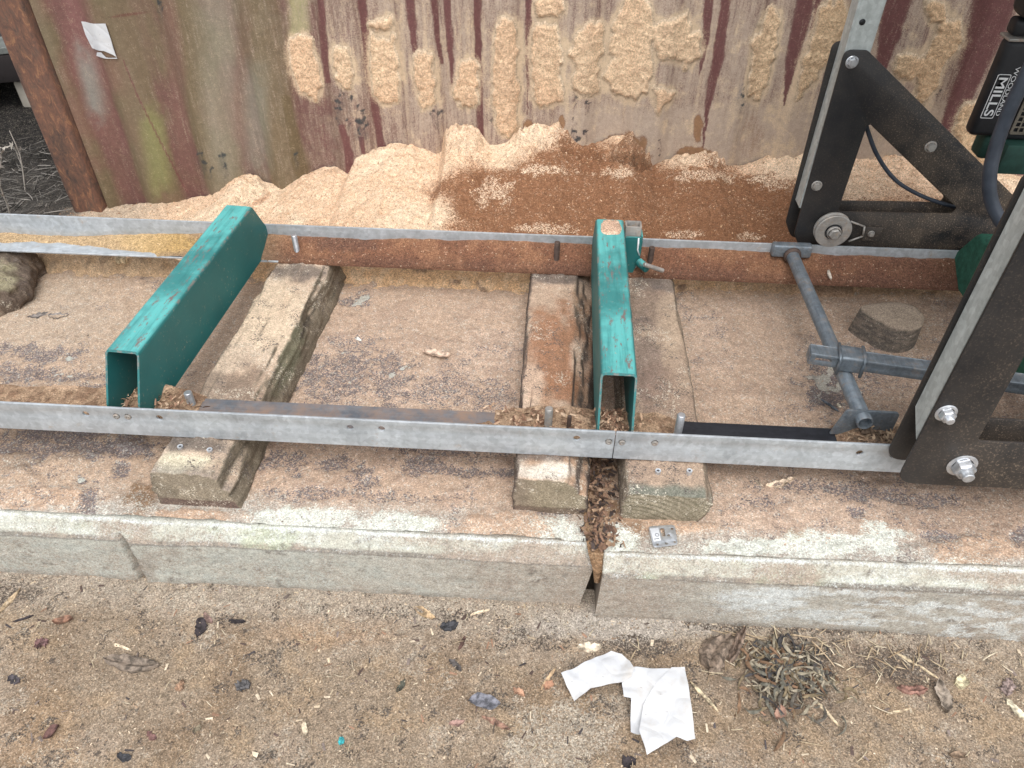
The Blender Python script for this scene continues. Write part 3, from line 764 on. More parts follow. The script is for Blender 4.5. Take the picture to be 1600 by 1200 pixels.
stk = sticker_piece('torn_sticker', [(125, 35), (169, 34), (183, 78), (186, 86), (181, 83), (174, 80), (166, 76.5), (157, 77.5), (150, 78), (142, 77), (136, 66), (131, 55)], cont)
stk['label'] = 'white sticker with a torn lower edge'
sticker_piece('sticker_strip', [(151, 82), (161, 80), (170, 87), (176, 87.5), (186, 87), (187, 88.5), (149, 88.5)], cont)

# ------------------------------------------------------------------ sawdust heap against the wall
SIL = [(60, 332), (100, 328), (180, 324), (215, 322), (262, 318), (330, 305), (352, 292), (366, 280), (385, 277), (408, 288), (440, 296), (478, 272), (520, 264), (545, 268), (556, 246), (580, 236), (610, 228), (640, 226), (668, 236), (690, 238),
    (700, 208), (722, 202), (750, 214), (766, 226), (790, 222), (815, 208), (835, 203), (870, 206), (890, 218), (920, 232), (940, 224), (960, 216), (985, 218), (1008, 246), (1022, 258), (1050, 250), (1066, 246), (1110, 243), (1122, 250), (1135, 260), (1165, 262), (1190, 254), (1225, 242), (1240, 240), (1270, 236), (1330, 244), (1400, 248), (1500, 262), (1600, 275), (1700, 280)]
sx_ = []; sz_ = []
for u, v in SIL:
    p = on(u, v, 1, 2.775); sx_.append(p[0]); sz_.append(p[2])
xs = np.arange(-2.35, 2.1, .0048); ys = np.arange(2.03, 2.80, .0048)
X, Y = np.meshgrid(xs, ys)
hw = np.interp(X, sx_, sz_)
s = np.clip((Y-2.05)/(2.775-2.05), 0, 1)
base = np.interp(X, [-2, -1.5, -1.0, -.6, 3], [.05, .075, .15, .20, .205])
s2 = np.where(X < -.6, s**.9, s**1.15)
n1 = fbm(X, Y, 5, 5, 1); n2 = fbm(X, Y, 18, 4, 2); n3 = fbm(X, Y, 50, 3, 3)
Z = base+(hw-base)*s2 + .05*(n1-.5)*np.sin(np.pi*np.clip(s, 0, 1)) + .022*(n2-.5)+.010*(n3-.5)
Z = Z-.16*(1-ss(-2.35, -2.03, X))*(.3+.7*s)
U, V = pix(X, Y, Z)
def lump(cu, cv, ru, rv, h, nz=.5):
    global Z
    b = blob(U, V, cu, cv, ru, rv, n2, soft=.25, nz=nz)
    Z = Z+h*b*(.2+1.5*n3); return b
lb = [lump(722, 222, 34, 18, .034), lump(850, 217, 40, 12, .03), lump(985, 238, 30, 22, .034), lump(1108, 252, 30, 10, .02), lump(385, 290, 26, 14, .015)]
# broken edge under the crust: a step facing the camera
crack = stripe(V, U, [(235, 880, 3), (244, 930, 4), (252, 970, 4), (258, 1000, 5), (262, 1020, 3)])
Z = Z-.02*crack
C = full(X.shape, (.70, .50, .34))
C = mix(C, (.76, .60, .43), ss(.45, .62, n1)*.7)
C = mix(C, (.62, .41, .26), ss(.52, .7, n2)*.5)
brown = np.maximum.reduce([blob(U, V, 800, 320, 110, 60, n1), blob(U, V, 900, 280, 110, 55, n1, nz=.4), blob(U, V, 1010, 310, 150, 60, n1, nz=.35), blob(U, V, 1160, 330, 130, 50, n1, nz=.4), blob(U, V, 1330, 360, 150, 40, n1, nz=.4), blob(U, V, 900, 355, 200, 22, n1, nz=.3)])
brown = np.maximum(brown, ss(690, 800, U+60*(n1-.5))*ss(250, 275, V+40*(n2-.5)-.06*np.abs(U-950))*(1-.8*ss(1180, 1320, U)*(1-ss(300, 340, V)))); brown = np.clip(brown, 0, 1)
C = mix(C, (.34, .18, .10), brown*.85)
M1 = brown*1.05
pale = np.maximum.reduce([blob(U, V, 850, 265, 40, 8, n3, nz=.9), blob(U, V, 960, 270, 30, 8, n3, nz=.9), blob(U, V, 860, 357, 60, 8, n3, nz=.8), blob(U, V, 1070, 366, 30, 6, n3, nz=.8), blob(U, V, 1170, 370, 22, 6, n3, nz=.8), blob(U, V, 1105, 252, 36, 10, n3), blob(U, V, 845, 215, 45, 12, n3), blob(U, V, 725, 218, 36, 20, n3), blob(U, V, 1215, 275, 40, 22, n3), blob(U, V, 1330, 285, 80, 30, n2), blob(U, V, 1100, 275, 50, 8, n3, nz=1.0), blob(U, V, 770, 300, 30, 20, n3, nz=1.0)])
M2 = np.clip(pale, 0, 1)*.42+.12*brown*ss(.45, .65, n2)*(1-ss(330, 360, V))
M2 = np.maximum(M2, .3*(1-brown)*ss(.45, .6, n3))
k = blob(U, V, 985, 240, 28, 20, n3, nz=.5); C = mix(C, (.15, .075, .04), k*.6); M1 = np.maximum(M1*(1-k), .5*k)
C = mix(C, (.10, .055, .03), crack*.8)
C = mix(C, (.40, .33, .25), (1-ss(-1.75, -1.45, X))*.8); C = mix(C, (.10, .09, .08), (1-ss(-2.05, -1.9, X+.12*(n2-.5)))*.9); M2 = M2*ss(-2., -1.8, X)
C = mix(C, (.45, .22, .12), stripe(V, U, [(318, 395, 4), (314, 408, 5), (303, 422, 4)])*.6)
n4 = fbm(X, Y, 95, 3, 5); rdg = np.abs(fbm(X, Y, 15, 4, 6)-.5)
Z = Z+.005*(n4-.5)+.05*ss(.5, .95, s)*(.10-rdg)*ss(-1.2, -.6, X)
C = mix(C, (.26, .14, .08), (1-ss(.004, .016, rdg))*ss(.5, .9, s)*ss(-.9, -.4, X)*.6)
heap = grid('sawdust_heap', X, Y, Z, C, M_SAW, m1=M1, m2=M2)
tag(heap, 'long heap of sawdust, pale on the left and wet brown on the right, against the container wall', 'sawdust', kind='stuff')
# sawdust fallen behind the slab under the far rail
xs = np.arange(-1.98, 2.0, .005); ys = np.arange(1.99, 2.075, .005)
X, Y = np.meshgrid(xs, ys); n2 = fbm(X, Y, 22, 4, 2); n3 = fbm(X, Y, 60, 3, 5)
Z = slab_top(X)+.003+.035*ss(2.0, 2.06, Y+.03*(n2-.5))*(.5+n2)+.008*(n3-.5)
C = full(X.shape, (.60, .39, .22)); C = mix(C, (.68, .5, .33), ss(.5, .7, n3)*.6); C = mix(C, (.15, .10, .08), ss(.64, .7, n2)*.7)
C = mix(C, (.36, .235, .15), ss(.45, .8, X)*.6); C = mix(C, (.42, .31, .2), (1-ss(-1.3, -1, X))*.6)
tag(grid('sawdust_ridge', X, Y, Z, C, M_SAW, keep=(Z > slab_top(X)+.004)), 'ridge of pale sawdust along the back of the slabs under the far rail', 'sawdust', kind='stuff')

# ------------------------------------------------------------------ timbers (bearers)
def timber(name, label, stations, colf, nend=14, rough=.004, nr=150, group='timber bearers under the rails', lumps=0.0):
    """stations: (y, profile) with profiles of equal length, counter clockwise seen from the front"""
    root = empty(name, (np.mean([p[0] for p in stations[0][1]]), stations[0][0], .2), label, 'timber', group)
    ysn = np.array([s[0] for s in stations]); PR = np.array([s[1] for s in stations], float)
    # refine the profile
    K = 96; ref = []
    for pr in PR:
        q = np.vstack([pr, pr[:1]]); L = np.r_[0, np.cumsum(np.linalg.norm(np.diff(q, axis=0), axis=1))]; L /= L[-1]
        ref.append(np.stack([np.interp(np.arange(K)/K, L, q[:, 0]), np.interp(np.arange(K)/K, L, q[:, 1])], -1))
    ref = np.array(ref); ref = (np.roll(ref, 1, 1)+2*ref+np.roll(ref, -1, 1))/4
    yy = np.linspace(ysn[0], ysn[-1], nr)
    R = np.stack([np.stack([np.interp(yy, ysn, ref[:, k, c]) for k in range(K)], 1) for c in (0, 1)], -1)   # nr,K,2
    cen = R.mean(1, keepdims=True)
    ang = np.arange(K)[None, :]*np.ones((nr, 1)); Yg = np.repeat(yy[:, None], K, 1)
    dn = (fbm(ang*.045, Yg*.8, 9, 4, 1)-.5)*2*rough+(fbm(R[..., 0]*6, Yg, 20, 3, 2)-.5)*rough+lumps*(fbm(R[..., 0]+R[..., 1], Yg, 14, 4, 5)-.5)
    dirn = R-cen; dirn /= np.linalg.norm(dirn, axis=-1, keepdims=True)+1e-9
    R = R+dirn*dn[..., None]
    rows = []; reg = []
    for k in range(nend):                                     # front end grain, from centre outwards
        t = (k+.02)/nend; rows.append(np.stack([cen[0, 0, 0]+(R[0, :, 0]-cen[0, 0, 0])*t, np.full(K, yy[0]-.004*(1-t)), cen[0, 0, 1]+(R[0, :, 1]-cen[0, 0, 1])*t], -1)); reg.append(np.zeros(K))
    for i in range(nr): rows.append(np.stack([R[i, :, 0], np.full(K, yy[i]), R[i, :, 1]], -1)); reg.append(np.ones(K))
    for k in range(3):
        t = 1-(k+1)/3.02; rows.append(np.stack([cen[-1, 0, 0]+(R[-1, :, 0]-cen[-1, 0, 0])*t, np.full(K, yy[-1]+.004), cen[-1, 0, 1]+(R[-1, :, 1]-cen[-1, 0, 1])*t], -1)); reg.append(np.full(K, 2.))
    A = np.array(rows); reg = np.array(reg)
    A = np.concatenate([A, A[:, :1]], 1); reg = np.concatenate([reg, reg[:, :1]], 1)
    X, Y, Z = A[..., 0], A[..., 1], A[..., 2]
    gx = np.gradient(X, axis=1); gzr = np.gradient(Z, axis=1)
    nzv = -gx/np.sqrt(gx*gx+gzr*gzr+1e-12)
    if X.mean() is None: pass
    U, V = pix(X, Y, Z)
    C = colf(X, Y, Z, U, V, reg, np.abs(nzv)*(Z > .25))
    nt_ = fbm(X, Y, 26, 4, 3)
    m1 = .3*ss(.5, .66, nt_)*(reg == 1)
    m2 = np.clip(.35*ss(.5, .7, fbm(X, Y+Z, 18, 4, 6))*(reg < 2), 0, 1)*.6
    grid('beam', X, Y, Z, C, M_TIMBER, parent=root, flip=True, m1=m1, m2=m2)
    return root
def screw_ring(parent, u, v, z, r=.0065):
    p = on(u, v, 2, z); bm = bmesh.new()
    lathe_bm(bm, [(r*.45, .001), (r*.5, .004), (r, .0045), (r*1.02, .002), (r, -.01)], 14, Matrix.Translation(p))
    from_bm('screw', bm, M_ZINC, parent, auto=40)
def col_timber(top, topn, side, end, extra=None):
    def f(X, Y, Z, U, V, reg, up):
        n1 = fbm(X, Y, 9, 4, 1); n2 = fbm(X, Y+Z, 28, 4, 2); gr = fbm(X*1.0+Z*5, Y*.22, 34, 5, 3)
        C = full(X.shape, side)
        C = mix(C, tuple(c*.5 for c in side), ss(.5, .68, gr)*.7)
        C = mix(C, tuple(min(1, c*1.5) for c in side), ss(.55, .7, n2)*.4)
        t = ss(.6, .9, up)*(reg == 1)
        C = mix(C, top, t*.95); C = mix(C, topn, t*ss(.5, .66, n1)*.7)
        e = (reg == 0).astype(float)
        C = mix(C, end, e); C = mix(C, tuple(c*.65 for c in end), e*ss(.45, .65, n2)*.6)
        if extra: C = extra(X, Y, Z, U, V, reg, up, C, t, e, n1, n2)
        return C
    return f
zb, zt = .2, .315
# left bearer: squared top, wany right flank with a split
def pxt(u, v, z): return on(u, v, 2, z)
a0 = pxt(233, 738, zt); a1 = pxt(331, 748, zt); b0 = pxt(430, 418, zt); b1 = pxt(508, 428, zt)
c0 = pxt(388, 772, zb); c1 = pxt(535, 455, zb)
def prof_left(t, zt=zt, bulge=0):
    xl = a0[0]+(b0[0]-a0[0])*t; xr = a1[0]+(b1[0]-a1[0])*t; xb = c0[0]+(c1[0]-c0[0])*t
    return [(xl-.012, zb-.01), (xl-.008, zb+.05), (xl-.004, zt-.012), (xl+.004, zt), ((xl+xr)/2, zt+.001), (xr-.006, zt), (xr+.004+bulge, zt-.012), (xr+(xb-xr)*.45+bulge, zb+.07), (xr+(xb-xr)*.8, zb+.035), (xb, zb-.01)]
y0, y1 = a0[1], 2.035
def ex_left(X, Y, Z, U, V, reg, up, C, t, e, n1, n2):
    C = mix(C, (.13, .095, .075), t*blob(U, V, 340, 640, 80, 70, n2, nz=.6)*.6)
    C = mix(C, (.60, .55, .40), t*blob(U, V, 285, 722, 45, 16, n2, nz=.8)*.75)
    C = mix(C, (.15, .14, .13), t*(1-ss(-.0, .045, Y-a0[1]))*.6)
    C = mix(C, (.10, .085, .075), t*blob(U, V, 300, 690, 60, 18, n2, nz=.6)*.8)
    C = mix(C, (.13, .105, .09), t*blob(U, V, 470, 425, 45, 14, n2, nz=.6)*.8)
    C = mix(C, (.63, .50, .36), t*blob(U, V, 430, 490, 70, 50, n1, nz=.3)*.7)
    C = mix(C, (.18, .20, .12), blob(U, V, 450, 560, 16, 60, n2, ang=20)*.4*(1-t))
    C = mix(C, (.06, .05, .04), stripe(U, V, [(492, 480, 2), (478, 505, 4), (470, 530, 2)], (n2-.5)*6)*.8)
    C = mix(C, (.10, .05, .05), e*(Z < .23)*.6)
    return C
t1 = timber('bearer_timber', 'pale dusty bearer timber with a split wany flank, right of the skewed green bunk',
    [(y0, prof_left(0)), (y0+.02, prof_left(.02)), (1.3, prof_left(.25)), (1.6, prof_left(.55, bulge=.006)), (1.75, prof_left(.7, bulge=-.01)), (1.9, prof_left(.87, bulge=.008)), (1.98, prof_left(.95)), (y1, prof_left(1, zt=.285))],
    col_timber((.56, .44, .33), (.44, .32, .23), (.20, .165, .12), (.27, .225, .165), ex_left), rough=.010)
for u, v in ((282, 699), (328, 704)): screw_ring(t1, u, v, zt+.002)
# middle bearer
d0 = pxt(806, 748, zt); d1 = pxt(893, 752, zt); e0 = pxt(829, 440, zt); e1 = pxt(904, 440, zt); f0 = pxt(914, 792, zb); f1 = pxt(935, 470, zb)
def prof_mid(t, zt=zt):
    xl = d0[0]+(e0[0]-d0[0])*t; xr = d1[0]+(e1[0]-d1[0])*t; xb = f0[0]+(f1[0]-f0[0])*t
    return [(xl-.006, zb-.01), (xl-.004, zb+.05), (xl-.002, zt-.008), (xl+.004, zt), ((xl+xr)/2, zt+.001), (xr-.008, zt), (xr+.006, zt-.014), (xb, zb+.06), (xb+.004, zb-.01)]
def ex_mid(X, Y, Z, U, V, reg, up, C, t, e, n1, n2):
    C = mix(C, (.29, .135, .07), t*np.maximum(blob(U, V, 872, 560, 55, 75, n2, nz=.6), blob(U, V, 880, 610, 28, 22, n2))*.8)
    C = mix(C, (.58, .44, .33), t*np.maximum(blob(U, V, 830, 620, 18, 60, n2), blob(U, V, 905, 560, 14, 30, n2))*.7)
    C = mix(C, (.11, .09, .08), t*np.maximum(blob(U, V, 865, 430, 60, 14, n2), blob(U, V, 845, 712, 40, 10, n2))*.8)
    C = mix(C, (.68, .62, .53), t*blob(U, V, 850, 735, 44, 14, n2, nz=.7)*.85)
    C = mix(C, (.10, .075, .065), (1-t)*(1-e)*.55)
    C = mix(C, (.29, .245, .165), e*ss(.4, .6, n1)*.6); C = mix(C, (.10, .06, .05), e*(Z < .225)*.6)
    return C
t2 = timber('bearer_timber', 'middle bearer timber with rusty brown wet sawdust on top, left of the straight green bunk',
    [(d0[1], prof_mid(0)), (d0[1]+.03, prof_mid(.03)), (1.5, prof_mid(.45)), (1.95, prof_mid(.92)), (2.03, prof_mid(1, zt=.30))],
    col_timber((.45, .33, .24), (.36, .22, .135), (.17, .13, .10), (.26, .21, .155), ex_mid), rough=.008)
# right bearer with visible growth rings
g0 = pxt(975, 770, zt-.01); g1 = pxt(1113, 768, zt-.01); h0 = pxt(960, 440, zt); h1 = pxt(1055, 440, zt)
def prof_right(t, zt=zt):
    xl = g0[0]+(h0[0]-g0[0])*t; xr = g1[0]+(h1[0]-g1[0])*t
    return [(xl-.001, zb-.005), (xl, zb+.05), (xl+.003, zt-.012), (xl+.012, zt), ((xl+xr)/2, zt), (xr-.012, zt), (xr, zt-.015), (xr+.003, zb+.06), (xr-.012, zb+.03), (xr-.04, zb-.005)]
def ex_right(X, Y, Z, U, V, reg, up, C, t, e, n1, n2):
    r = np.hypot(X-g0[0]-.02, (Z-.15)*1.2); rings = .5+.5*np.sin(r*420+3*n2)
    C = mix(C, (.13, .115, .075), e*ss(.45, .8, rings)*.7)
    C = mix(C, (.15, .16, .13), t*(1-ss(.012, .03, Y-g0[1]+.02*(n2-.5)))*.9)
    C = mix(C, (.22, .16, .125), t*blob(U, V, 1000, 470, 60, 40, n2)*.6)
    C = mix(C, (.17, .13, .12), t*blob(U, V, 1005, 570, 30, 60, n2, nz=.9)*.5)
    C = mix(C, (.25, .17, .13), t*blob(U, V, 1030, 610, 30, 40, n2, nz=.9)*.5)
    C = mix(C, (.55, .42, .30), t*blob(U, V, 1050, 500, 20, 60, n2)*.4)
    C = mix(C, (.13, .11, .10), t*blob(U, V, 1040, 445, 40, 12, n2)*.7)
    return C
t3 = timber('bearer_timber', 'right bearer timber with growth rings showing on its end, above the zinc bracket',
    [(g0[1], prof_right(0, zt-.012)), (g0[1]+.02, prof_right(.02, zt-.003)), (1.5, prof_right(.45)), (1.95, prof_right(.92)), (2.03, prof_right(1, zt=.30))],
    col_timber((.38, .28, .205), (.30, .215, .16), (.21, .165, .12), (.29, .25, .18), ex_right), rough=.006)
for u, v in ((1028, 737), (1077, 737)): screw_ring(t3, u, v, zt+.002)
for u, v in ((1017, 803), (1051, 803)): screw_ring(t3, u, v, .222)
# rotten log end at the left edge
q0 = pxt(10, 490, .21); q1 = pxt(70, 410, .30)
def prof_rot(t):
    w = [.10, .14, .15, .13, .10][int(round(t*4))]; cx = -1.735
    return [(cx-.3, .18), (cx-.28, .30), (cx-.1, .318), (cx+.02+.3*(w-.1), .316), (cx+w*.8, .29), (cx+w*1.05, .25), (cx+w*.95, .18)]
def ex_rot(X, Y, Z, U, V, reg, up, C, t, e, n1, n2):
    C = mix(C, (.33, .30, .19), blob(U, V, 12, 430, 18, 26, n2)*.7); C = mix(C, (.10, .075, .06), ss(.5, .62, n2)*.6)
    C = mix(C, (.30, .23, .17), ss(.6, .7, fbm(X, Y, 40, 3, 4))*.5)
    return C
timber('rotten_log', 'mossy rotten log end under the far rail at the left edge',
    [(1.76, prof_rot(0)), (1.80, prof_rot(.25)), (1.85, prof_rot(.5)), (1.92, prof_rot(.75)), (2.02, prof_rot(1))],
    col_timber((.17, .13, .10), (.12, .10, .07), (.16, .12, .09), (.15, .12, .08), ex_rot), rough=.02, group=None, lumps=.035)

# ------------------------------------------------------------------ rails
NY, FY = 1.2, 2.036          # outer face of the near rail, inner face of the far rail's upright
def rail(label, x0, x1, face_y, sgn, z0, z1, holes, group, mfl):
    """an angle rail: upright leg with drilled holes and a flange turned inwards (sgn = +1 away from the camera)"""
    root = empty('mill_rail', ((x0+x1)/2, face_y, z0), label, 'rail', group)
    hs_ = [circle(hx, hz, r, 16) for hx, hz, r in holes]
    plate('upright', rounded([(x0, z0), (x1, z0), (x1, z1), (x0, z1)], .0012, 2), hs_, .006, M_RAIL, XZ(face_y+sgn*.003), root)
    ya, yb = sorted((face_y+sgn*.0062, face_y+sgn*.128 if sgn > 0 else face_y-.088))
    box('flange', x0, x1, ya, yb, z0, z0+.006, mfl, root, .001, 1)
    return root
def hole(u, v, r=.0079, y=NY):
    p = on(u, v, 1, y); return (p[0], p[2], r)
zN0, zN1 = .3155, .4
JX = on(960, 694, 1, NY)[0]
HL = [hole(*q) for q in ((134, 647), (182, 650), (200, 651), (249, 653), (547, 668), (596, 670), (901, 685), (951, 690))]
HR = [hole(*q) for q in ((972, 691), (1023, 692), (1343, 708), (1396, 711))]
GR = 'steel angle rails of the mill track'
nl = rail('near rail section left of the joint, running to the left edge', -2.6, JX-.0008, NY, 1, zN0, zN1, HL, GR, M_FLANGE)
nr_ = rail('near rail right of the joint with a dark inner flange, under the front mill leg', JX+.0008, 2.6, NY, 1, zN0, zN1, HR, GR, M_DARKFLANGE)
fl_ = rail('far rail section left of the log stop, with bare metal at the left edge', -2.6, .2, FY, -1, zN0, zN1, [], GR, M_RAIL)
fr_ = rail('far rail section right of the log stop, under the pipe clamp and wheel', .2016, 2.6, FY, -1, zN0, zN1, [], GR, M_DARKFLANGE)
def screw_head(parent, u, v, y, r=.008):
    p = on(u, v, 1, y); bm = bmesh.new()
    lathe_bm(bm, [(0, 0.001), (r*.42, .0), (r*.55, .0035), (r*.95, .0022), (r, -.001), (r*.9, -.006)], 14, Matrix.Translation((p[0], y-.0005, p[2])) @ Matrix.Rotation(math.pi/2, 4, 'X'))
    from_bm('screw_head', bm, M_STEEL, parent, auto=30)
for u, v in ((182, 650), (200, 651)): screw_head(nl, u, v, NY+.002, .0076)
screw_head(nl, 951, 690, NY+.002, .0076)
screw_head(nr_, 972, 691, NY+.002, .0076); screw_head(nr_, 1023, 692, NY+.002, .0076)
def stud(parent, u, v, y, zbase, r=.0085, m=M_STEEL, nut=False):
    """threaded levelling stud standing on the flange; (u, v) is its top"""
    p = on(u, v, 1, y); bm = bmesh.new()
    T = Matrix.Translation((p[0], y, zbase)); h = max(.012, p[2]-zbase)
    pr = [(0, 0), (r, 0)]; k = max(3, int(h/.003))
    for i in range(k):
        pr += [(r, h*(i+.25)/k), (r*.93, h*(i+.75)/k)]
    pr += [(r*.95, h-.0015), (r*.8, h), (0, h)]
    lathe_bm(bm, pr, 14, T)
    if nut: lathe_bm(bm, [(r, .001), (r*1.8, .001), (r*1.85, .003), (r*1.85, .010), (r*1.7, .012), (r, .012)], 6, T)
    o = from_bm('levelling_stud', bm, m, parent, auto=40); return o
stud(nl, 293, 613, 1.30, zN0+.006, .010, M_ZINC)
stud(nl, 858, 638, 1.265, zN0+.006, .0095)
stud(nl, 890, 650, 1.262, zN0+.006, .005, M_DARKSTEEL, True)
stud(nr_, 1065, 648, 1.265, zN0+.006, .0095, M_ZINC)
stud(fl_, 459, 367, 1.985, zN0+.006, .009, M_ZINC)
stud(fl_, 871, 378, 1.985, zN0+.006, .009, M_DARKSTEEL)
stud(fr_, 1019, 386, 1.985, zN0+.006, .009, M_DARKSTEEL)
# sawdust lying in the far rail
xs = np.arange(-2.2, 1.9, .0045); ys = np.linspace(1.9475, FY-.0005, 26)
X, Y = np.meshgrid(xs, ys); n2 = fbm(X, Y, 12, 4, 2); n3 = fbm(X, Y, 55, 3, 3)
amt = np.interp(X, [-2.2, -1.45, -1.2, -.95, -.6, -.2, .3, .6, 1.2, 2], [.25, .3, .62, .85, .8, 1, 1.05, .95, .95, .9])
s = (Y-1.9475)/(FY-1.9475)
zf = zN0+.0065
Z = zf-.006+amt*(.014+.048*s**1.1)+.012*(n2-.5)+.005*(n3-.5)-.03*(1-ss(.2, .6, s+.5*(n2-.5)))*(1-ss(-1.45, -1.15, X))
Z = np.where(s < .12, np.minimum(Z, zf+.004+.1*s), Z)
ov = ss(-1.0, -.7, X)*(s < .05); Y = Y-ov*.0035; Z = np.where(ov > .5, zf-.006, Z)
frt = X > -.82; Y[0] = np.where(frt[0], 1.9462, Y[0]); Y[1] = np.where(frt[1], 1.9462, Y[1]); Z[0] = np.where(frt[0], zN0-.0005, Z[0]); Z[1] = np.where(frt[1], np.maximum(zf+.0005, Z[1]), Z[1])
U, V = pix(X, Y, Z)
C = full(X.shape, (.185, .088, .052))
C = mix(C, (.30, .155, .085), ss(.45, .65, n2)*.5); C = mix(C, (.105, .055, .04), (1-ss(0, .45, s+.4*(n2-.5)))*.55)
C = mix(C, (.11, .06, .045), blob(U, V, 540, 380, 60, 14, n3, nz=.5)*.6)
C = mix(C, (.30, .21, .13), (1-ss(-.95, -.75, X))*.85)
C = mix(C, (.44, .28, .09), blob(U, V, 240, 378, 70, 18, n2)*.65); C = mix(C, (.50, .36, .2), (1-ss(-1.3, -1.1, X))*.6)
C = mix(C, (.13, .065, .045), ss(.7, 1.1, X)*.6)
C = mix(C, (.36, .27, .20), ss(.86, 1, s)*.35)
tag(grid('sawdust_strip', X, Y, Z, C, M_SAW, keep=(Z > zf+.0004) | frt), 'strip of wet brown sawdust lying in the angle of the far rail', 'sawdust', kind='stuff')
# sawdust and chips on the near rail's flange
xs = np.arange(-1.7, 1.5, .0045); ys = np.linspace(NY+.0065, NY+.135, 28)
X, Y = np.meshgrid(xs, ys); n2 = fbm(X, Y, 14, 4, 4); n3 = fbm(X, Y, 60, 3, 5)
amt = np.interp(X, [-1.7, -1.1, -.95, -.86, -.80, -.3, -.1, -.02, .2, .27, .36, .68, .74, .86, 1.5], [.35, .6, 1, .9, .05, 0, .35, .8, .9, .75, .02, .05, .95, .8, .3])
Z = zf-.012+amt*(.02+.035*n2)+.008*(n3-.5)
U, V = pix(X, Y, Z)
C = full(X.shape, (.33, .225, .145)); C = mix(C, (.15, .085, .055), ss(.46, .6, n3)*.6); C = mix(C, (.52, .37, .25), ss(.56, .68, n2)*.6)
C = mix(C, (.14, .085, .06), ((X > .12) & (X < .22))*ss(.4, .6, n2)*.7)
tag(grid('sawdust_drift', X, Y, Z, C, M_SAW, keep=(Z > zf+.0006)), 'chips and sawdust drifted onto the inner flange of the near rail', 'sawdust', kind='stuff')

# ------------------------------------------------------------------ green bunks
BW, BH, BT = .082, .172, .005
def make_bunk(label):
    root = empty('track_bunk', (0, 0, 0), label, 'bunk', 'green steel bunks across the rails')
    hw, ro, ri = BW/2, .011, .006
    def arc(cx, cz, r, a0, a1, n=5):
        return [(cx+r*math.cos(a0+(a1-a0)*i/n), cz+r*math.sin(a0+(a1-a0)*i/n)) for i in range(n+1)]
    hc = BH-.112                                      # height where the end chamfer starts
    def side(h, t):
        return [(h, 0), (h, hc*.5), (h, hc), (h, hc+.035), (h, hc+.07)]
    outer = side(hw, 0)+arc(hw-ro, BH-ro, ro, 0, math.pi/2)+[(0, BH)]+arc(-hw+ro, BH-ro, ro, math.pi/2, math.pi)+[(-x, z) for x, z in side(hw, 0)[::-1]]
    hi = hw-BT
    inner = [(hi, z) for x, z in side(hw, 0)]+arc(hi-ri, BH-BT-ri, ri, 0, math.pi/2)+[(0, BH-BT)]+arc(-hi+ri, BH-BT-ri, ri, math.pi/2, math.pi)+[(-hi, z) for x, z in side(hw, 0)[::-1]]
    bm = bmesh.new(); n = len(outer); L = .815
    def yend(z, e): return e*(L/2-.068*max(0, (z-hc)/(BH-hc)))
    st_ = [-1]+[0]*0+[1]
    rows = []
    for k in range(13):
        f = -1+2*k/12
        rows.append(([bm.verts.new((x, yend(z, 1)*f, z)) for x, z in outer], [bm.verts.new((x, yend(z, 1)*f, z)) for x, z in inner]))
    for (A, a), (B, b) in zip(rows, rows[1:]):
        for i in range(n-1):
            bm.faces.new((A[i], A[i+1], B[i+1], B[i])); bm.faces.new((a[i+1], a[i], b[i], b[i+1]))
        bm.faces.new((A[0], B[0], b[0], a[0])); bm.faces.new((B[-1], A[-1], a[-1], b[-1]))
    for (A, a), fl in ((rows[0], 1), (rows[-1], 0)):
        for i in range(n-1):
            q = (A[i+1], A[i], a[i], a[i+1]) if fl else (A[i], A[i+1], a[i+1], a[i])
            bm.faces.new(q)
    bmesh.ops.recalc_face_normals(bm, faces=bm.faces)
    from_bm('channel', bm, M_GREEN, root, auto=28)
    return root
zbk = zN0+.0066
bk1 = make_bunk('left green steel bunk with a scuffed turquoise top tinted with sky sheen, lying slightly skewed')
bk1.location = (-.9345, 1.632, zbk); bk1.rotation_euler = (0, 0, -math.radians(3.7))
def copy_tree(o, label):
    r = o.copy(); COL.objects.link(r); r['label'] = label
    for ch in o.children:
        c = ch.copy(); COL.objects.link(c); c.parent = r
    return r
bk2 = copy_tree(bk1, 'middle green steel bunk with a dusty worn top tinted with sky sheen, joined to the log stop')
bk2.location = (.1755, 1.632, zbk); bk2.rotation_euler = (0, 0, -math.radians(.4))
bk3 = copy_tree(bk1, 'right green steel bunk end peeping out behind the front mill leg')
M_DUSTYGREEN = flat_mat('dusty_green_paint', (.022, .095, .062), .75, .45, 60)
for ch in bk3.children:
    ch.data = ch.data.copy(); ch.data.materials[0] = M_DUSTYGREEN
bk3.location = (1.262, 1.632, zbk); bk3.rotation_euler = (0, 0, 0)
# little cap of fresh sawdust on the middle bunk
xs = np.linspace(-1, 1, 40); ys = np.linspace(0, 1, 44); A, B = np.meshgrid(xs, ys); nn = fbm(A*.2, B*.2, 14, 4, 2)
wd = np.sqrt(np.clip(1-((B-.55)/.62)**2, 0, 1)) ; wd = np.where(B > .5, np.maximum(wd, .92), np.maximum(wd, .8))
X = .178+A*.0375*wd; Y = 1.88+B*.085+.02*(nn-.5)*(1-B); hgt = (1-np.abs(A)**3)*(np.minimum(1, B*5))*(1-.3*B)
Z = zbk+BH-.0045+.010*hgt*(.6+nn)
C = full(X.shape, (.62, .43, .31)); C = mix(C, (.45, .29, .2), ss(.5, .65, fbm(X, Y, 90, 3, 3))*.5)
tag(grid('sawdust_cap', X, Y, Z, C, M_SAW), 'small cap of pale sawdust on the far end of the middle bunk', 'sawdust', kind='stuff')

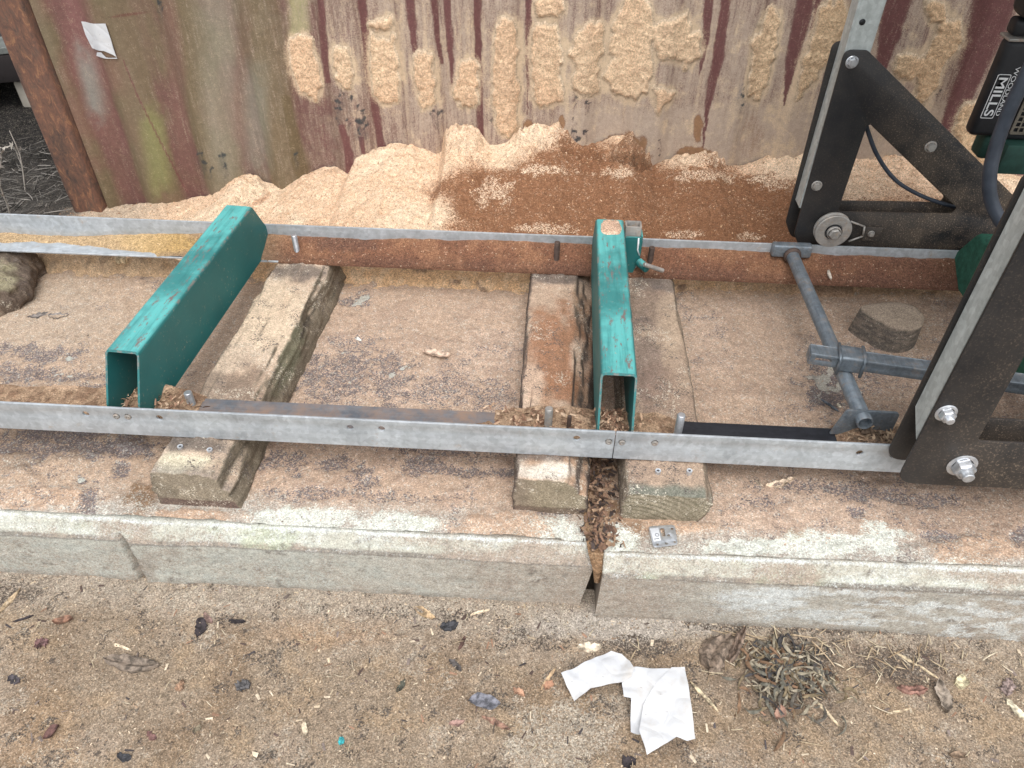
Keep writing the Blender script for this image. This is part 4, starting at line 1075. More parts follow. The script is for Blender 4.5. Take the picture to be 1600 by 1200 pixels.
# ------------------------------------------------------------------ log stop beside the middle bunk
ls = empty('log_stop', (.25, 1.99, zbk), 'green log stop bracket with square steel post and tommy bar, beside the middle bunk', 'log stop')
def square_tube(name, x0, x1, y0, y1, z0, z1, t, m, parent, xf=None, r=.005):
    cx, cy, hx, hy = (x0+x1)/2, (y0+y1)/2, (x1-x0)/2, (y1-y0)/2
    o_ = rounded([(cx-hx, cy-hy), (cx+hx, cy-hy), (cx+hx, cy+hy), (cx-hx, cy+hy)], r, 4)
    i_ = rounded([(cx-hx+t, cy-hy+t), (cx+hx-t, cy-hy+t), (cx+hx-t, cy+hy-t), (cx-hx+t, cy+hy-t)], r*.5, 4)
    T = Matrix.Translation((0, 0, (z0+z1)/2))
    return plate(name, o_, [i_], z1-z0, m, (xf @ T) if xf is not None else T, parent, .0006)
pl_ = on(978, 350, 1, 1.965); pr_ = on(1004, 350, 1, 1.965)
xp0, xp1 = pl_[0], pr_[0]
ptop = on(990, 354, 1, 1.965)[2]
square_tube('post', xp0, xp1, 1.962, 2.0, zbk+.002, ptop, .005, M_STEEL, ls)
w0, w1 = bk2.location[0]+BW/2+.0025, xp1+.006
sl_top = on(990, 370, 1, 1.955)[2]
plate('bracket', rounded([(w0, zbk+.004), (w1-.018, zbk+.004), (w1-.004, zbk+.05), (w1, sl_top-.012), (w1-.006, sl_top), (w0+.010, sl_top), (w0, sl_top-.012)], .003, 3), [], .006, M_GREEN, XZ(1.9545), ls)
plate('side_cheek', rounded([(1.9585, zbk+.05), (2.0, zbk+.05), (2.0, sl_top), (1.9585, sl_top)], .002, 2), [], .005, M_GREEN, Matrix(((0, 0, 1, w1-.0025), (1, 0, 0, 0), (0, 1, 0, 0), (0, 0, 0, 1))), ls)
kb = on(999, 411, 1, 1.95)
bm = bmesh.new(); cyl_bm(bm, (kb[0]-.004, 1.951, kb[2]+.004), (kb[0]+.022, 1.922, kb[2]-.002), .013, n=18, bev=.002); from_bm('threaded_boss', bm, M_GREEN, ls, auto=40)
bm = bmesh.new(); e0_ = Vector(on(1006, 413, 1, 1.905)); e1_ = Vector(on(1036, 423, 1, 1.93))
cyl_bm(bm, e0_, e1_, .0065, n=14, bev=.0012); from_bm('tommy_bar', bm, M_STEEL, ls, auto=40)
bm = bmesh.new(); tube_bm(bm, [on(998, 372, 1, 1.9508), on(997, 384, 1, 1.9508), on(996, 390, 1, 1.9508), on(999, 399, 1, 1.9508)], [.0022, .003, .0025, .002], 6)
from_bm('paint_chip', bm, M_WHITE, ls)

# ------------------------------------------------------------------ pipe clamp
pc = empty('log_clamp', (.735, 1.63, .39), 'grey pipe log clamp with sliding square sleeve, lying between the rails', 'log clamp')
PZ = .382
pA = Vector((on(1236, 395, 2, PZ)[0], on(1236, 395, 2, PZ)[1], PZ)); pB = Vector(on(1352, 662, 2, PZ))
dirp = (pB-pA).normalized()
q = dirp.to_track_quat('Z', 'Y').to_matrix().to_4x4()
bm = bmesh.new(); Lp = (pB-pA).length
lathe_bm(bm, [(.0145, Lp-.06), (.0145, Lp-.001), (.0175, Lp), (.0185, Lp-.0015), (.0185, 0), (.0145, 0), (.0145, .05)], 28, Matrix.Translation(pA) @ q)
from_bm('pipe', bm, M_PIPE, pc, auto=40)
# far flange plate hooked over the rail, with a weld ring
fp0, fp1 = on(1208, 390, 1, 2.0), on(1270, 392, 1, 2.0)
box('rail_hook', fp0[0], fp1[0], 2.0, 2.029, .372, .412, M_PIPE, pc, .006, 3)
bm = bmesh.new(); lathe_bm(bm, [(.0187, .012), (.024, .010), (.026, .002), (.022, -.004)], 24, Matrix.Translation(pA+dirp*.012) @ q); from_bm('weld_ring', bm, M_DARKSTEEL, pc)
# near end plate standing on the flange
e0p, e1p = on(1322, 634, 1, 1.305), on(1408, 643, 1, 1.305)
plate('end_plate', rounded([(e0p[0]-.012, .325), (e1p[0], .325), (e1p[0], e1p[2]-.004), (e0p[0]+.006, e1p[2]-.002)], [.002, .003, .012, .012], 5), [], .006, M_PIPE, XZ(1.3065), pc)
# sliding square bar through a sleeve
BZ = .438
barA = Vector(on(1267, 545, 2, BZ)); barB0 = Vector(on(1452, 571, 2, BZ))
bd = (barB0-barA); bd.z = 0; bd.normalize(); side_ = Vector((-bd.y, bd.x, 0))
T = Matrix(((bd.x, side_.x, 0, barA.x), (bd.y, side_.y, 0, barA.y), (0, 0, 1, 0), (0, 0, 0, 1)))
BL = .62
TT = T @ Matrix(((1, 0, 0, 0), (0, 0, -1, -.0015), (0, 1, 0, 0), (0, 0, 0, 1)))
barP = empty('slotted_bar', (0, 0, 0), None, None); barP.parent = pc
barP.matrix_parent_inverse = Matrix.Identity(4); barP.location = -Vector(pc.location)
def link_in(o):
    return o
b0_ = BZ-.031
plate('front_wall', [(0, b0_), (BL, b0_), (BL, BZ), (0, BZ)], [rounded([(.012, b0_+.014), (.05, b0_+.014), (.05, b0_+.022), (.012, b0_+.022)], .002), rounded([(BL-.12, b0_+.014), (BL-.03, b0_+.014), (BL-.03, b0_+.022), (BL-.12, b0_+.022)], .002)], .003, M_PIPE, T @ XZ(-.0015-.018), barP)
box('top_wall', 0, BL, -.0178, .018, BZ-.003, BZ, M_PIPE, barP, .0008, 1, T)
box('back_wall', 0, BL, .0182, .0212, b0_, BZ, M_PIPE, barP, .0008, 1, T)
box('end_cap', -.0022, -.0002, -.0178, .018, b0_, BZ-.003, M_PIPE, barP, .0006, 1, T)
# sleeve that clamps bar and pipe together
sa = Vector(on(1333, 553, 2, BZ+.006)); sx0 = (sa-barA).dot(bd)
square_tube('sleeve', -.0255, .0285, -.038, .0065, sx0-.028, sx0+.028, .004, M_PIPE, pc, T @ Matrix.Translation((0, 0, BZ)) @ Matrix(((0, 0, 1, 0), (1, 0, 0, 0), (0, 1, 0, 0), (0, 0, 0, 1))), r=.008)
for xx in (sx0-.029, sx0+.0265):
    bm = bmesh.new(); tube_bm(bm, [T @ Vector((xx, y_, BZ+z_)) for y_, z_ in ((.030, .006), (-.022, .006), (-.0275, .003), (-.0285, -.004), (-.0285, -.043))], .0042, 8)
    from_bm('sleeve_rim', bm, M_PIPE, pc)

# ------------------------------------------------------------------ sawmill carriage on the right
XL = .742
mill = empty('sawmill_carriage', (.75, 1.6, .37), 'black and silver portable sawmill carriage standing over the rails at the right', 'sawmill')
def wp(u, v, y):
    p = on(u, v, 1, y); return (p[0], p[2])
# far leg: inner plate, post, outer plate
yi = 2.062
FARP = [wp(1320, 78, yi), wp(1356, 79, yi), wp(1640, 362, yi), wp(1640, 398, yi), (XL+.03, .366), (XL, .42)]
FARW = [wp(1357, 190, yi), wp(1496, 325, yi), wp(1488, 334, yi), wp(1309, 331, yi)]
plate('brace_plate', rounded(FARP, [.022, .022, .01, .01, .035, .035], 6), [rounded(FARW, [.012, .015, .015, .008], 5)], .006, M_BLACK, XZ(yi+.003), mill)
yo = 2.128
sh = lambda pl, dx: [(x+dx, z) for x, z in pl]
plate('brace_plate', rounded(sh(FARP, -.012), [.022, .022, .01, .01, .035, .035], 6), [rounded(sh(FARW, -.012), [.012, .015, .015, .008], 5)], .006, M_BLACK, XZ(yo+.003), mill)
def post(x0, x1, y0, y1, zlo, zhi, holes, mitre):
    root = empty('leg_post', (x0, y0, zlo), None, None); root.parent = mill; root.location = Vector((x0, y0, zlo))-mill.location
    bm = bmesh.new(); bmesh.ops.create_cube(bm, size=1)
    for v in bm.verts:
        v.co = Vector(((x0+x1)/2+v.co.x*(x1-x0), (y0+y1)/2+v.co.y*(y1-y0), (zlo if v.co.z < 0 else zhi)))
        if mitre and v.co.z < zlo+.01 and v.co.y > (y0+y1)/2: v.co.z += mitre
    bmesh.ops.bevel(bm, geom=[e for e in bm.edges if abs((e.verts[0].co-e.verts[1].co).z) > .5], offset=.004, segments=3, affect='EDGES')
    from_bm('square_section', bm, M_POST, root, auto=35)
    for hx, hz, r in holes:
        bm = bmesh.new(); lathe_bm(bm, [(0, .001), (r, .001), (r, -.0008)], 18, Matrix.Translation((hx, y0-.0008, hz)) @ Matrix.Rotation(math.pi/2, 4, 'X'))
        from_bm('drilled_hole', bm, M_GREYPRINT if False else M_PLASTIC, root)
    return root
h_ = wp(1347, 34, 2.07)
post(XL-.004, XL+.062, 2.0685, 2.127, .50, 1.75, [(h_[0], h_[1], .0075)], 0)
def hexbolt(parent, u, v, y, r, big=False, m=M_ZINC, length=0):
    p = on(u, v, 1, y); T = Matrix.Translation((p[0], y, p[2])) @ Matrix.Rotation(math.pi/2, 4, 'X')
    bm = bmesh.new()
    lathe_bm(bm, [(r*1.5, 0), (r*1.55, .0015), (r*1.4, .003), (r*1.1, .0032)], 24, T)                 # flange washer
    lathe_bm(bm, [(r*1.15, .003), (r*1.15, .003+r*.75), (r*1.0, .003+r*.95), (r*.62, .003+r*.96)], 6, T, .3)
    if length:
        lathe_bm(bm, [(r*.72, r*.9), (r*.74, r*1.25), (r*.66, r*1.4), (r*.6, r*.95+length), (r*.5, r*.95+length+.0015), (0, r*.95+length+.0015)], 16, T)
    else:
        lathe_bm(bm, [(r*.62, .003+r*.95), (0, .0032+r*1.0)], 6, T, .3)
    from_bm('bolt', bm, m, parent, auto=35)
hexbolt(mill, 1331, 97, yi, .0105); hexbolt(mill, 1276, 290, yi, .010, m=M_STEEL); hexbolt(mill, 1454, 229, yi, .0105, m=M_STEEL)
# grooved track wheel with its wiper
wc = on(1301, 362, 1, 2.036); wT = Matrix.Translation((wc[0], 2.042, wc[2]+.0)) @ Matrix.Rotation(math.pi/2, 4, 'X')
wz = .4485; wT = Matrix.Translation((wc[0], 2.042, wz)) @ Matrix.Rotation(math.pi/2, 4, 'X')
whl = empty('track_wheel', (wc[0], 2.042, wz), None, None); whl.parent = mill; whl.location = Vector((wc[0], 2.042, wz))-mill.location
bm = bmesh.new(); R_ = .0525
lathe_bm(bm, [(.022, -.013), (R_-.002, -.013), (R_, -.011), (R_, -.006), (R_-.006, -.003), (R_-.006, .003), (R_, .006), (R_, .011), (R_-.002, .013), (.026, .013), (.024, .010), (.0, .010)], 48, wT)
from_bm('rim', bm, M_STEEL, whl, auto=30)
bm = bmesh.new(); lathe_bm(bm, [(.0235, .0105), (.0235, .014), (.021, .0145)], 30, wT); from_bm('seal', bm, M_PLASTIC, whl, auto=30)
bm = bmesh.new(); lathe_bm(bm, [(.0205, .0102), (.0205, .020), (.018, .022)], 24, wT); lathe_bm(bm, [(.0175, .0215), (.0175, .029), (.014, .032), (0, .032)], 6, wT, .2); from_bm('axle_bolt', bm, M_STEEL, whl, auto=35)
bm = bmesh.new()
for a_, b_ in (((1329, 346), (1351, 354)), ((1326, 377), (1348, 369)), ((1351, 354), (1348, 369))):
    tube_bm(bm, [on(*a_, 1, 2.045), on(*b_, 1, 2.05)], .003, 8)
from_bm('wiper_arm', bm, M_STEEL, mill)
w_ = wp(1361, 364, 2.055); box('wiper_block', w_[0]-.022, w_[0]+.028, 2.048, 2.0605, w_[1]-.025, w_[1]+.022, M_BLACK, mill, .003)
hexbolt(mill, 1361, 365, 2.048, .0065, m=M_STEEL)
# near leg
yo2, yi2 = 1.117, 1.185
XN = .764
NO = [(XN, 1.35), (XN+.06, 1.35), wp(1640, 470, yo2), None]
zb2 = .372
NEARP = [(XN, 1.05), (XN+.115, 1.05), (1.55, zb2+.09), (1.55, zb2), (XN+.0, zb2)]
wl_, wlb = wp(1541, 660, yo2), wp(1530, 690, yo2)
wu = wp(1596, 560, yo2)
NEARW = [(wu[0]+.0, .86), (1.28, wlb[1]+.012), (1.28, wlb[1]), (wlb[0]-.004, wlb[1])]
plate('brace_plate', rounded(NEARP, [.02, .02, .02, .02, .04], 6), [rounded(NEARW, [.01, .01, .01, .012], 5)], .006, M_BLACK, XZ(yo2+.003), mill)
plate('brace_plate', rounded(sh(NEARP, -.003), [.02, .02, .02, .02, .04], 6), [rounded(sh(NEARW, 0), [.01, .01, .01, .012], 5)], .006, M_BLACK, XZ(yi2+.003), mill)
post(XN+.003, XN+.068, yo2+.0075, yi2-.0015, .49, 1.75, [], .05)
hexbolt(mill, 1478, 645, yo2, .0135, length=.012); hexbolt(mill, 1503, 727, yo2, .0195, length=.018)
# head beam joining the legs, above the picture
box('head_beam', XN-.02, XN+.08, 1.08, 2.16, 1.752, 1.83, M_POST, mill, .006)
box('saw_head', XN+.1, XN+.9, 1.2, 2.3, 1.35, 1.75, M_GREEN, mill, .02)
# engine shroud with its printed plate
yc = 2.22
cvr = empty('engine_shroud', (1.25, yc, .68), None, None); cvr.parent = mill; cvr.location = Vector((1.25, yc, .68))-mill.location
cx0 = wp(1519, 200, yc)[0]; cz0 = wp(1520, 214, yc)[1]
cz1 = wp(1565, 62, yc)[1]
box('cover', cx0, cx0+.2, yc, yc+.05, cz0, cz1, M_PLASTIC, cvr, .018, 4)
box('cover_lid', cx0+.004, cx0+.2, yc+.004, yc+.055, cz1+.006, cz1+.05, M_PLASTIC, cvr, .012, 3)
bm = bmesh.new(); cxm = cx0+.09
box('cover_band', cx0-.004, cx0+.2, yc-.006, yc+.056, cz1-.004, cz1+.005, M_STEEL, cvr, .004, 2)
box('air_filter', cx0-.004, cx0+.25, yc-.03, yc+.07, cz1+.052, cz1+.30, M_PLASTIC, cvr, .03, 4)
bm.free()
# printed badge: MILLS in a frame, the other word beside it
def text(body, size, x, z, y, m, parent, name='lettering', bold=.0):
    cu = bpy.data.curves.new('t', 'FONT'); cu.body = body; cu.size = size; cu.extrude = .0004; cu.offset = bold
    t = bpy.data.objects.new('tmp', cu); COL.objects.link(t)
    me = bpy.data.meshes.new_from_object(t.evaluated_get(bpy.context.evaluated_depsgraph_get()))
    bpy.data.objects.remove(t); bpy.data.curves.remove(cu)
    me.name = name; me.materials.clear()
    # reads downwards: local X -> -Z, local Y -> +X
    me.transform(Matrix(((0, 1, 0, x), (0, 0, -1, y), (-1, 0, 0, z), (0, 0, 0, 1))))
    return link(name, me, m, parent, smooth=False)
ma = wp(1536, 181, yc); mb = wp(1560, 119, yc)
hgt = mb[1]-ma[1]
sz = .046
def textfit(body, x0, x1, ztop, zbot, m, parent, bold):
    o = text(body, 1.0, 0, 0, yc-.0012, m, parent, bold=bold)
    me = o.data; co = np.zeros(len(me.vertices)*3); me.vertices.foreach_get('co', co); co = co.reshape(-1, 3)
    off = np.array(parent.matrix_basis.translation) + np.array(mill.location)
    for ax, lo, hi in ((0, x0-off[0], x1-off[0]), (2, zbot-off[2], ztop-off[2])):
        a, b = co[:, ax].min(), co[:, ax].max(); co[:, ax] = lo+(co[:, ax]-a)/(b-a)*(hi-lo)
    me.vertices.foreach_set('co', co.ravel()); me.update()
bx0 = wp(1536, 180, yc)[0]; zb_ = wp(1540, 181, yc)[1]; zt_ = wp(1560, 121, yc)[1]
textfit('MILLS', bx0, bx0+.025, zt_, zb_, M_WHITE, cvr, .012)
textfit('WOODLAND', bx0+.033, bx0+.045, zt_+.03, zb_+.002, M_WHITE, cvr, .0)
bm = bmesh.new()
fx0, fx1, fz0, fz1 = bx0-.006, bx0+.0305, zb_-.007, zt_+.009
fr = [(fx0, fz0), (fx1, fz0), (fx1, fz1), (fx0, fz1)]
plate('badge_frame', rounded(fr, .005, 4), [rounded([(fx0+.0018, fz0+.0018), (fx1-.0018, fz0+.0018), (fx1-.0018, fz1-.0018), (fx0+.0018, fz1-.0018)], .004, 4)], .0012, M_WHITE, XZ(yc-.0006), cvr, .0002)
bm.free()
# perforated grille to the right of the badge
gx0 = cx0+.098; yg = yc-.02
gr_ = empty('grille', (gx0, yg, cz0), None, None); gr_.parent = mill; gr_.location = Vector((gx0, yg, cz0))-mill.location
gl0, gl1, gz0, gz1 = gx0, gx0+.16, cz0+.02, cz1+.012
M_GRID = flat_mat('dusty_grille_wire', (.16, .14, .11), .8, .3, 60)
pit = .0155; hl = []
nxg, nzg = int((gl1-gl0-.012)/pit), int((gz1-gz0-.012)/pit)
for i in range(nxg):
    for j in range(nzg):
        a_, b_ = gl0+.008+i*pit, gz0+.008+j*pit
        hl.append([(a_, b_), (a_+.0115, b_), (a_+.0115, b_+.0115), (a_, b_+.0115)])
plate('mesh_panel', rounded([(gl0, gz0), (gl1, gz0), (gl1, gz1), (gl0, gz1)], .006, 3), hl, .003, M_GRID, XZ(yg), gr_, .0003)
box('grille_housing', gl0-.008, gl1+.05, yg+.005, yg+.12, gz0-.02, gz1+.02, M_PLASTIC, gr_, .01, 3)
# green engine mount under the shroud
gm0 = wp(1531, 235, 2.24); 
box('engine_mount', gm0[0], gm0[0]+.25, 2.235, 2.30, cz0-.075, cz0-.004, M_DARKGREEN, mill, .012, 3)
g5 = wp(1578, 225, 2.2)
box('mount_bracket', g5[0]-.02, g5[0]+.2, 2.17, 2.232, cz0-.09, cz0+.0, M_DARKGREEN, mill, .006, 2)
g6 = wp(1570, 258, 2.19)
box('packing_strip', g6[0]-.03, g6[0]+.16, 2.175, 2.225, g6[1]-.012, g6[1]+.008, M_STEEL, mill, .003, 2)
# thick hose looping down in front, and a thin cable between the plates
hp = [on(u, v, 1, y) for u, v, y in ((1680, -40, 1.72), (1632, 60, 1.70), (1602, 120, 1.68), (1578, 170, 1.67), (1559, 220, 1.66), (1547, 268, 1.64), (1548, 310, 1.62), (1563, 345, 1.60), (1589, 373, 1.58), (1640, 402, 1.56))]
bm = bmesh.new(); tube_bm(bm, spline(hp, 10), .0148, 18); from_bm('hose', bm, M_CABLE, mill)
cp_ = [on(u, v, 1, y) for u, v, y in ((1350, 180, 2.10), (1356, 205, 2.10), (1372, 245, 2.10), (1400, 282, 2.10), (1440, 306, 2.10), (1480, 320, 2.10), (1500, 325, 2.11))]
bm = bmesh.new(); tube_bm(bm, spline(cp_, 8), .0058, 10); from_bm('cable', bm, M_CABLE, mill)

# ------------------------------------------------------------------ small things on the slabs
# round slab offcut
stp = [(1342, 478), (1360, 473), (1400, 470), (1430, 476), (1445, 492), (1445, 503), (1438, 511), (1420, 515), (1398, 511), (1376, 500), (1358, 490)]
zs_t = .318
P = [on(u, v, 2, zs_t) for u, v in stp]; cxs = np.mean(P, 0)
K = 72; q_ = np.array([p[:2] for p in P]+[P[0][:2]]); L = np.r_[0, np.cumsum(np.linalg.norm(np.diff(q_, axis=0), axis=1))]; L /= L[-1]
ol = np.stack([np.interp(np.arange(K)/K, L, q_[:, i]) for i in (0, 1)], -1); ol = (np.roll(ol, 1, 0)+2*ol+np.roll(ol, -1, 0))/4; ol = (np.roll(ol, 2, 0)+2*ol+np.roll(ol, -2, 0))/4
rows = []; col = []
cc = ol.mean(0)
for t in np.linspace(.02, 1, 20): rows.append(np.c_[cc+(ol-cc)*t, np.full(K, zs_t-.003*t**6)+.003*(fbm(ol[:, 0]*t, ol[:, 1]*t, 40, 3, 1)-.5)]); col.append(full((K,), (.29, .23, .175)))
for t in np.linspace(0, 1, 16)[1:]:
    sh_ = 1+.10*t; w = 1+.02*(fbm(ol[:, 0]*1.5, ol[:, 1]*1.5+t*.05, 30, 3, 2)-.5)
    rows.append(np.c_[cc+(ol-cc)*(sh_*w)[:, None]+np.array([-.004, -.0])*t, np.full(K, zs_t-.004-(zs_t-.22)*t)]); col.append(mix(full((K,), (.12, .105, .09)), (.20, .165, .135), ss(.45, .65, fbm(ol[:, 0], ol[:, 1]+t, 50, 3, 3))))
A = np.array(rows); A = np.concatenate([A, A[:, :1]], 1); Cc = np.array(col); Cc = np.concatenate([Cc, Cc[:, :1]], 1)
A_ = A
ofc = grid('log_offcut', A[..., 0], A[..., 1], A[..., 2], Cc, M_TIMBER)
tag(ofc, 'D-shaped log offcut with dusty top, standing on the slab beside the front mill leg', 'wood offcut')
# fill the tiny hole in its centre is not needed: the first ring is 2 per cent wide
# zinc nail plate with sticker, lying half buried at the slab edge
br_ = empty('nail_plate', tuple(on(1035, 838, 2, .216)), 'grey zinc nail plate with a white sticker, at the slab edge below the right timber', 'bracket')
zb3 = .229
bp = [on(u, v, 2, zb3)[:2] for u, v in ((1013, 823), (1054, 820), (1059, 851), (1021, 856))]
def bl(s, t):
    p = (1-s)*(1-t)*bp[0]+s*(1-t)*bp[1]+s*t*bp[2]+(1-s)*t*bp[3]; return (float(p[0]), float(p[1]))
hl = [circle(*bl(s, t), .0032, 10) for s, t in ((.2, .88), (.55, .88), (.9, .86), (.88, .2), (.7, .5))]
slot = rounded([bl(.42, .12), bl(.58, .12), bl(.58, .55), bl(.42, .55)], .006, 4)
plate('plate', rounded([bl(0, 0), bl(1, 0), bl(1, 1), bl(0, 1)], .007, 4), hl+[slot], .0022, M_ZINC, Matrix.Translation((0, 0, zb3)), br_, .0003)
plate('sticker', [bl(.03, .12), bl(.36, .10), bl(.36, .72), bl(.06, .74)], [], .0006, M_PAPER, Matrix.Translation((0, 0, zb3+.0016)), br_, .0001)
plate('printed_ring', circle(*bl(.25, .45), .0046, 16), [circle(*bl(.25, .45), .0033, 16)], .0003, M_GREYPRINT, Matrix.Translation((0, 0, zb3+.0022)), br_, .00005)
plate('printed_line', [bl(.10, .62), bl(.3, .61), bl(.3, .64), bl(.10, .65)], [], .0003, M_GREYPRINT, Matrix.Translation((0, 0, zb3+.0022)), br_, .00005)

# chips, leaves, twigs: each one curved blade of its own
_mc = {}
def chipmat(c):
    k = tuple(round(x, 3) for x in c)
    if k not in _mc: _mc[k] = flat_mat('chip_colour', c, .85, .55, 70)
    return _mc[k]
def blade(name, label, cat, u, v, L, W, ang, c, surf='g', curl=.15, thick=.003, point=.5, twist=0, lift=0, group=None, bend=0, jag=.3, vein=False):
    """a chip or leaf of length L and width W (mm) turned by ang degrees, at photo position (u, v)"""
    z = 0.
    for _ in range(3):
        p = on(u, v, 2, z); z = float(gz(p[0], p[1])) if surf == 'g' else (float(dust_z(np.array(p[0]), np.array(p[1]))) if surf == 's' else surf)
    k_ = (1.2 if cat == 'bark' else 1.35) if surf == 'g' else 1.25
    if cat == 'bark' and point == .5: point = .22
    if cat == 'leaf' and jag == .3: jag = .07
    if cat == 'leaf' and surf == 'g': lift += .004
    L, W, = L/1000*k_, W/1000*k_; n, k = 12, 5
    rg = random.Random(int(u*7+v*13)); rdg = .55 if cat == 'bark' and thick > .0055 else 0
    bm = bmesh.new(); T = Matrix.Translation((p[0], p[1], z+thick*.25+lift)) @ Matrix.Rotation(math.radians(ang), 4, 'Z') @ Matrix.Rotation(math.radians(twist), 4, 'X')
    rows = []
    for i in range(n+1):
        s = i/n*2-1
        w = W/2*max(.06, (1-abs(s)**(1.2+2.5*(1-point)))**(.6+.4*point))*(1+jag*(rg.random()-.5)*2)
        r = []
        for j in range(k):
            t = j/(k-1)*2-1
            zz = curl*W*(t*t)*.8+bend*L*(s*s)+.0006*rg.random()-(.0012 if vein and j == 2 else 0)
            r.append((s*L/2+W*.25*jag*(rg.random()-.5)+(W*.3*t*(rg.random()-.5) if i in (0, n) else 0), t*w*(1+jag*.8*(rg.random()-.5))+.12*W*math.sin(s*2.5+u), zz+thick*(.5*jag*rg.random()+rdg*(j % 2)*(.5+rg.random()))))
        rows.append(r)
    top = [[bm.verts.new(T @ Vector(q)) for q in r] for r in rows]
    bot = [[bm.verts.new(T @ Vector((q[0], q[1], q[2]-thick))) for q in r] for r in rows]
    for i in range(n):
        for j in range(k-1):
            bm.faces.new((top[i][j], top[i+1][j], top[i+1][j+1], top[i][j+1])); bm.faces.new((bot[i][j+1], bot[i+1][j+1], bot[i+1][j], bot[i][j]))
        bm.faces.new((top[i+1][0], top[i][0], bot[i][0], bot[i+1][0])); bm.faces.new((top[i][-1], top[i+1][-1], bot[i+1][-1], bot[i][-1]))
    for j in range(k-1):
        bm.faces.new((top[0][j], top[0][j+1], bot[0][j+1], bot[0][j])); bm.faces.new((top[n][j+1], top[n][j], bot[n][j], bot[n][j+1]))
    bmesh.ops.recalc_face_normals(bm, faces=bm.faces)
    o = from_bm(name, bm, chipmat(c), None, smooth=cat in ('leaf', 'paper'), auto=45)
    return tag(o, label, cat, group)
DK = (.035, .028, .03); BR = (.15, .085, .055); TAN = (.42, .31, .19); PALE = (.55, .45, .32); GREY = (.16, .15, .16); RED = (.26, .11, .075)
blade('bark_strip', 'long grey brown bark strip lying alone on the ground at the left', 'bark', 205, 1037, 105, 27, -1, (.17, .135, .105), curl=.25, thick=.009, point=.35, jag=.25)
blade('twig', 'pale twig just above the long bark strip', 'twig', 190, 1011, 40, 5, -15, PALE, curl=0, point=.2)
blade('bark_chip', 'dark bark chip standing upright left of the centre, near the slab foot', 'bark', 313, 980, 42, 20, 100, DK, thick=.004, curl=.2, jag=.2)
blade('bark_chip', 'small reddish bark chip touching the upright dark chip', 'bark', 325, 966, 30, 10, -40, (.20, .13, .11), thick=.004)
blade('bark_chip', 'flat black sliver right of the upright dark chip', 'bark', 370, 971, 34, 9, -3, DK, thick=.004, jag=.3)
blade('leaf', 'small orange brown curled leaf in the upper left of the ground', 'leaf', 100, 972, 32, 14, 12, (.24, .135, .09), curl=.5)
blade('twig', 'bent pale twig at the far left edge of the ground', 'twig', 14, 942, 55, 9, 75, (.36, .27, .17), curl=.1, bend=.1)
blade('twig', 'dark twig beside the bent pale twig', 'twig', 36, 967, 32, 5, 28, DK, point=.6)
blade('bark_chip', 'dull red bark crumb left of the long bark strip', 'bark', 65, 1006, 24, 20, 40, (.16, .09, .085), thick=.006, jag=.4)
blade('bark_chip', 'dark grey crumb at the left edge below the red crumb', 'bark', 22, 1062, 26, 14, -10, (.07, .06, .065), thick=.005, jag=.3)
blade('leaf', 'dark red leaf shaped chip in the lower left of the ground', 'leaf', 82, 1145, 24, 14, 55, (.13, .07, .06), curl=.3)
blade('bark_chip', 'blackish chip at the bottom edge on the left', 'bark', 194, 1183, 28, 12, -20, (.05, .05, .055), thick=.005, jag=.3)
blade('bark_chip', 'small dark red chip near the bottom, left of centre', 'bark', 237, 1150, 24, 9, -30, (.17, .09, .08), thick=.004, jag=.3)
blade('bark_chip', 'crumb with an orange face in the middle of the left ground', 'bark', 282, 1072, 20, 13, 70, (.27, .17, .11), thick=.006, jag=.4)
blade('bark_chip', 'broken dark crumb right of the long bark strip', 'bark', 380, 1072, 24, 20, 50, (.09, .085, .085), thick=.007, jag=.5)
blade('pebble', 'round olive pebble on the left ground', 'pebble', 308, 1140, 12, 10, 20, (.23, .19, .13), thick=.008, point=.1)
blade('leaf', 'grey blue dead leaf with a midrib in the bottom centre', 'leaf', 757, 1098, 50, 24, 2, (.15, .15, .17), curl=.15, vein=True, thick=.0015)
blade('bark_strip', 'reddish brown strip just below the grey blue leaf', 'bark', 775, 1130, 55, 9, -20, (.24, .14, .10), bend=.05)
blade('bark_chip', 'flat black chip at the foot of the left slab, centre', 'bark', 702, 978, 34, 20, 20, (.05, .05, .055), thick=.006, point=.1, jag=.15)
blade('wood_chip', 'tan wood chip beside the flat black chip', 'wood chip', 663, 958, 44, 14, -22, (.42, .30, .18), curl=.2)
blade('twig', 'light splinter pointing to the flat black chip', 'twig', 750, 957, 36, 5, 22, PALE)
blade('bark_chip', 'dark two pronged chip right of the flat black chip', 'bark', 712, 1040, 36, 10, -40, (.08, .07, .065), thick=.005, jag=.5)
blade('bark_chip', 'thin dark chip standing above the two pronged chip', 'bark', 722, 1005, 30, 7, 70, (.09, .05, .04), thick=.004)
blade('leaf', 'small pale leaf in the lower middle of the ground', 'leaf', 477, 1140, 24, 8, -75, (.48, .40, .29), curl=.2)
blade('plastic_scrap', 'tiny turquoise plastic scrap on the bottom ground', 'scrap', 533, 1158, 13, 9, 80, (.05, .36, .38), thick=.003)
blade('bark_chip', 'dark olive sliver in the middle of the ground', 'bark', 627, 1072, 26, 9, 65, (.06, .06, .045), thick=.004, jag=.4)
blade('wood_chip', 'pinkish chip left of the white papers near the bottom', 'wood chip', 714, 1130, 24, 10, 15, (.30, .19, .16), curl=.3)
blade('wood_chip', 'cream wood splinter just above the left white paper', 'wood chip', 921, 1012, 42, 15, 8, (.55, .47, .36), point=.1, thick=.008)
blade('twig', 'tan stick leaning beside the left white paper', 'twig', 857, 1060, 48, 5, 60, (.40, .28, .17))
blade('wood_chip', 'orange chip left of the papers beneath the tan stick', 'wood chip', 857, 1071, 18, 12, 60, (.29, .16, .10))
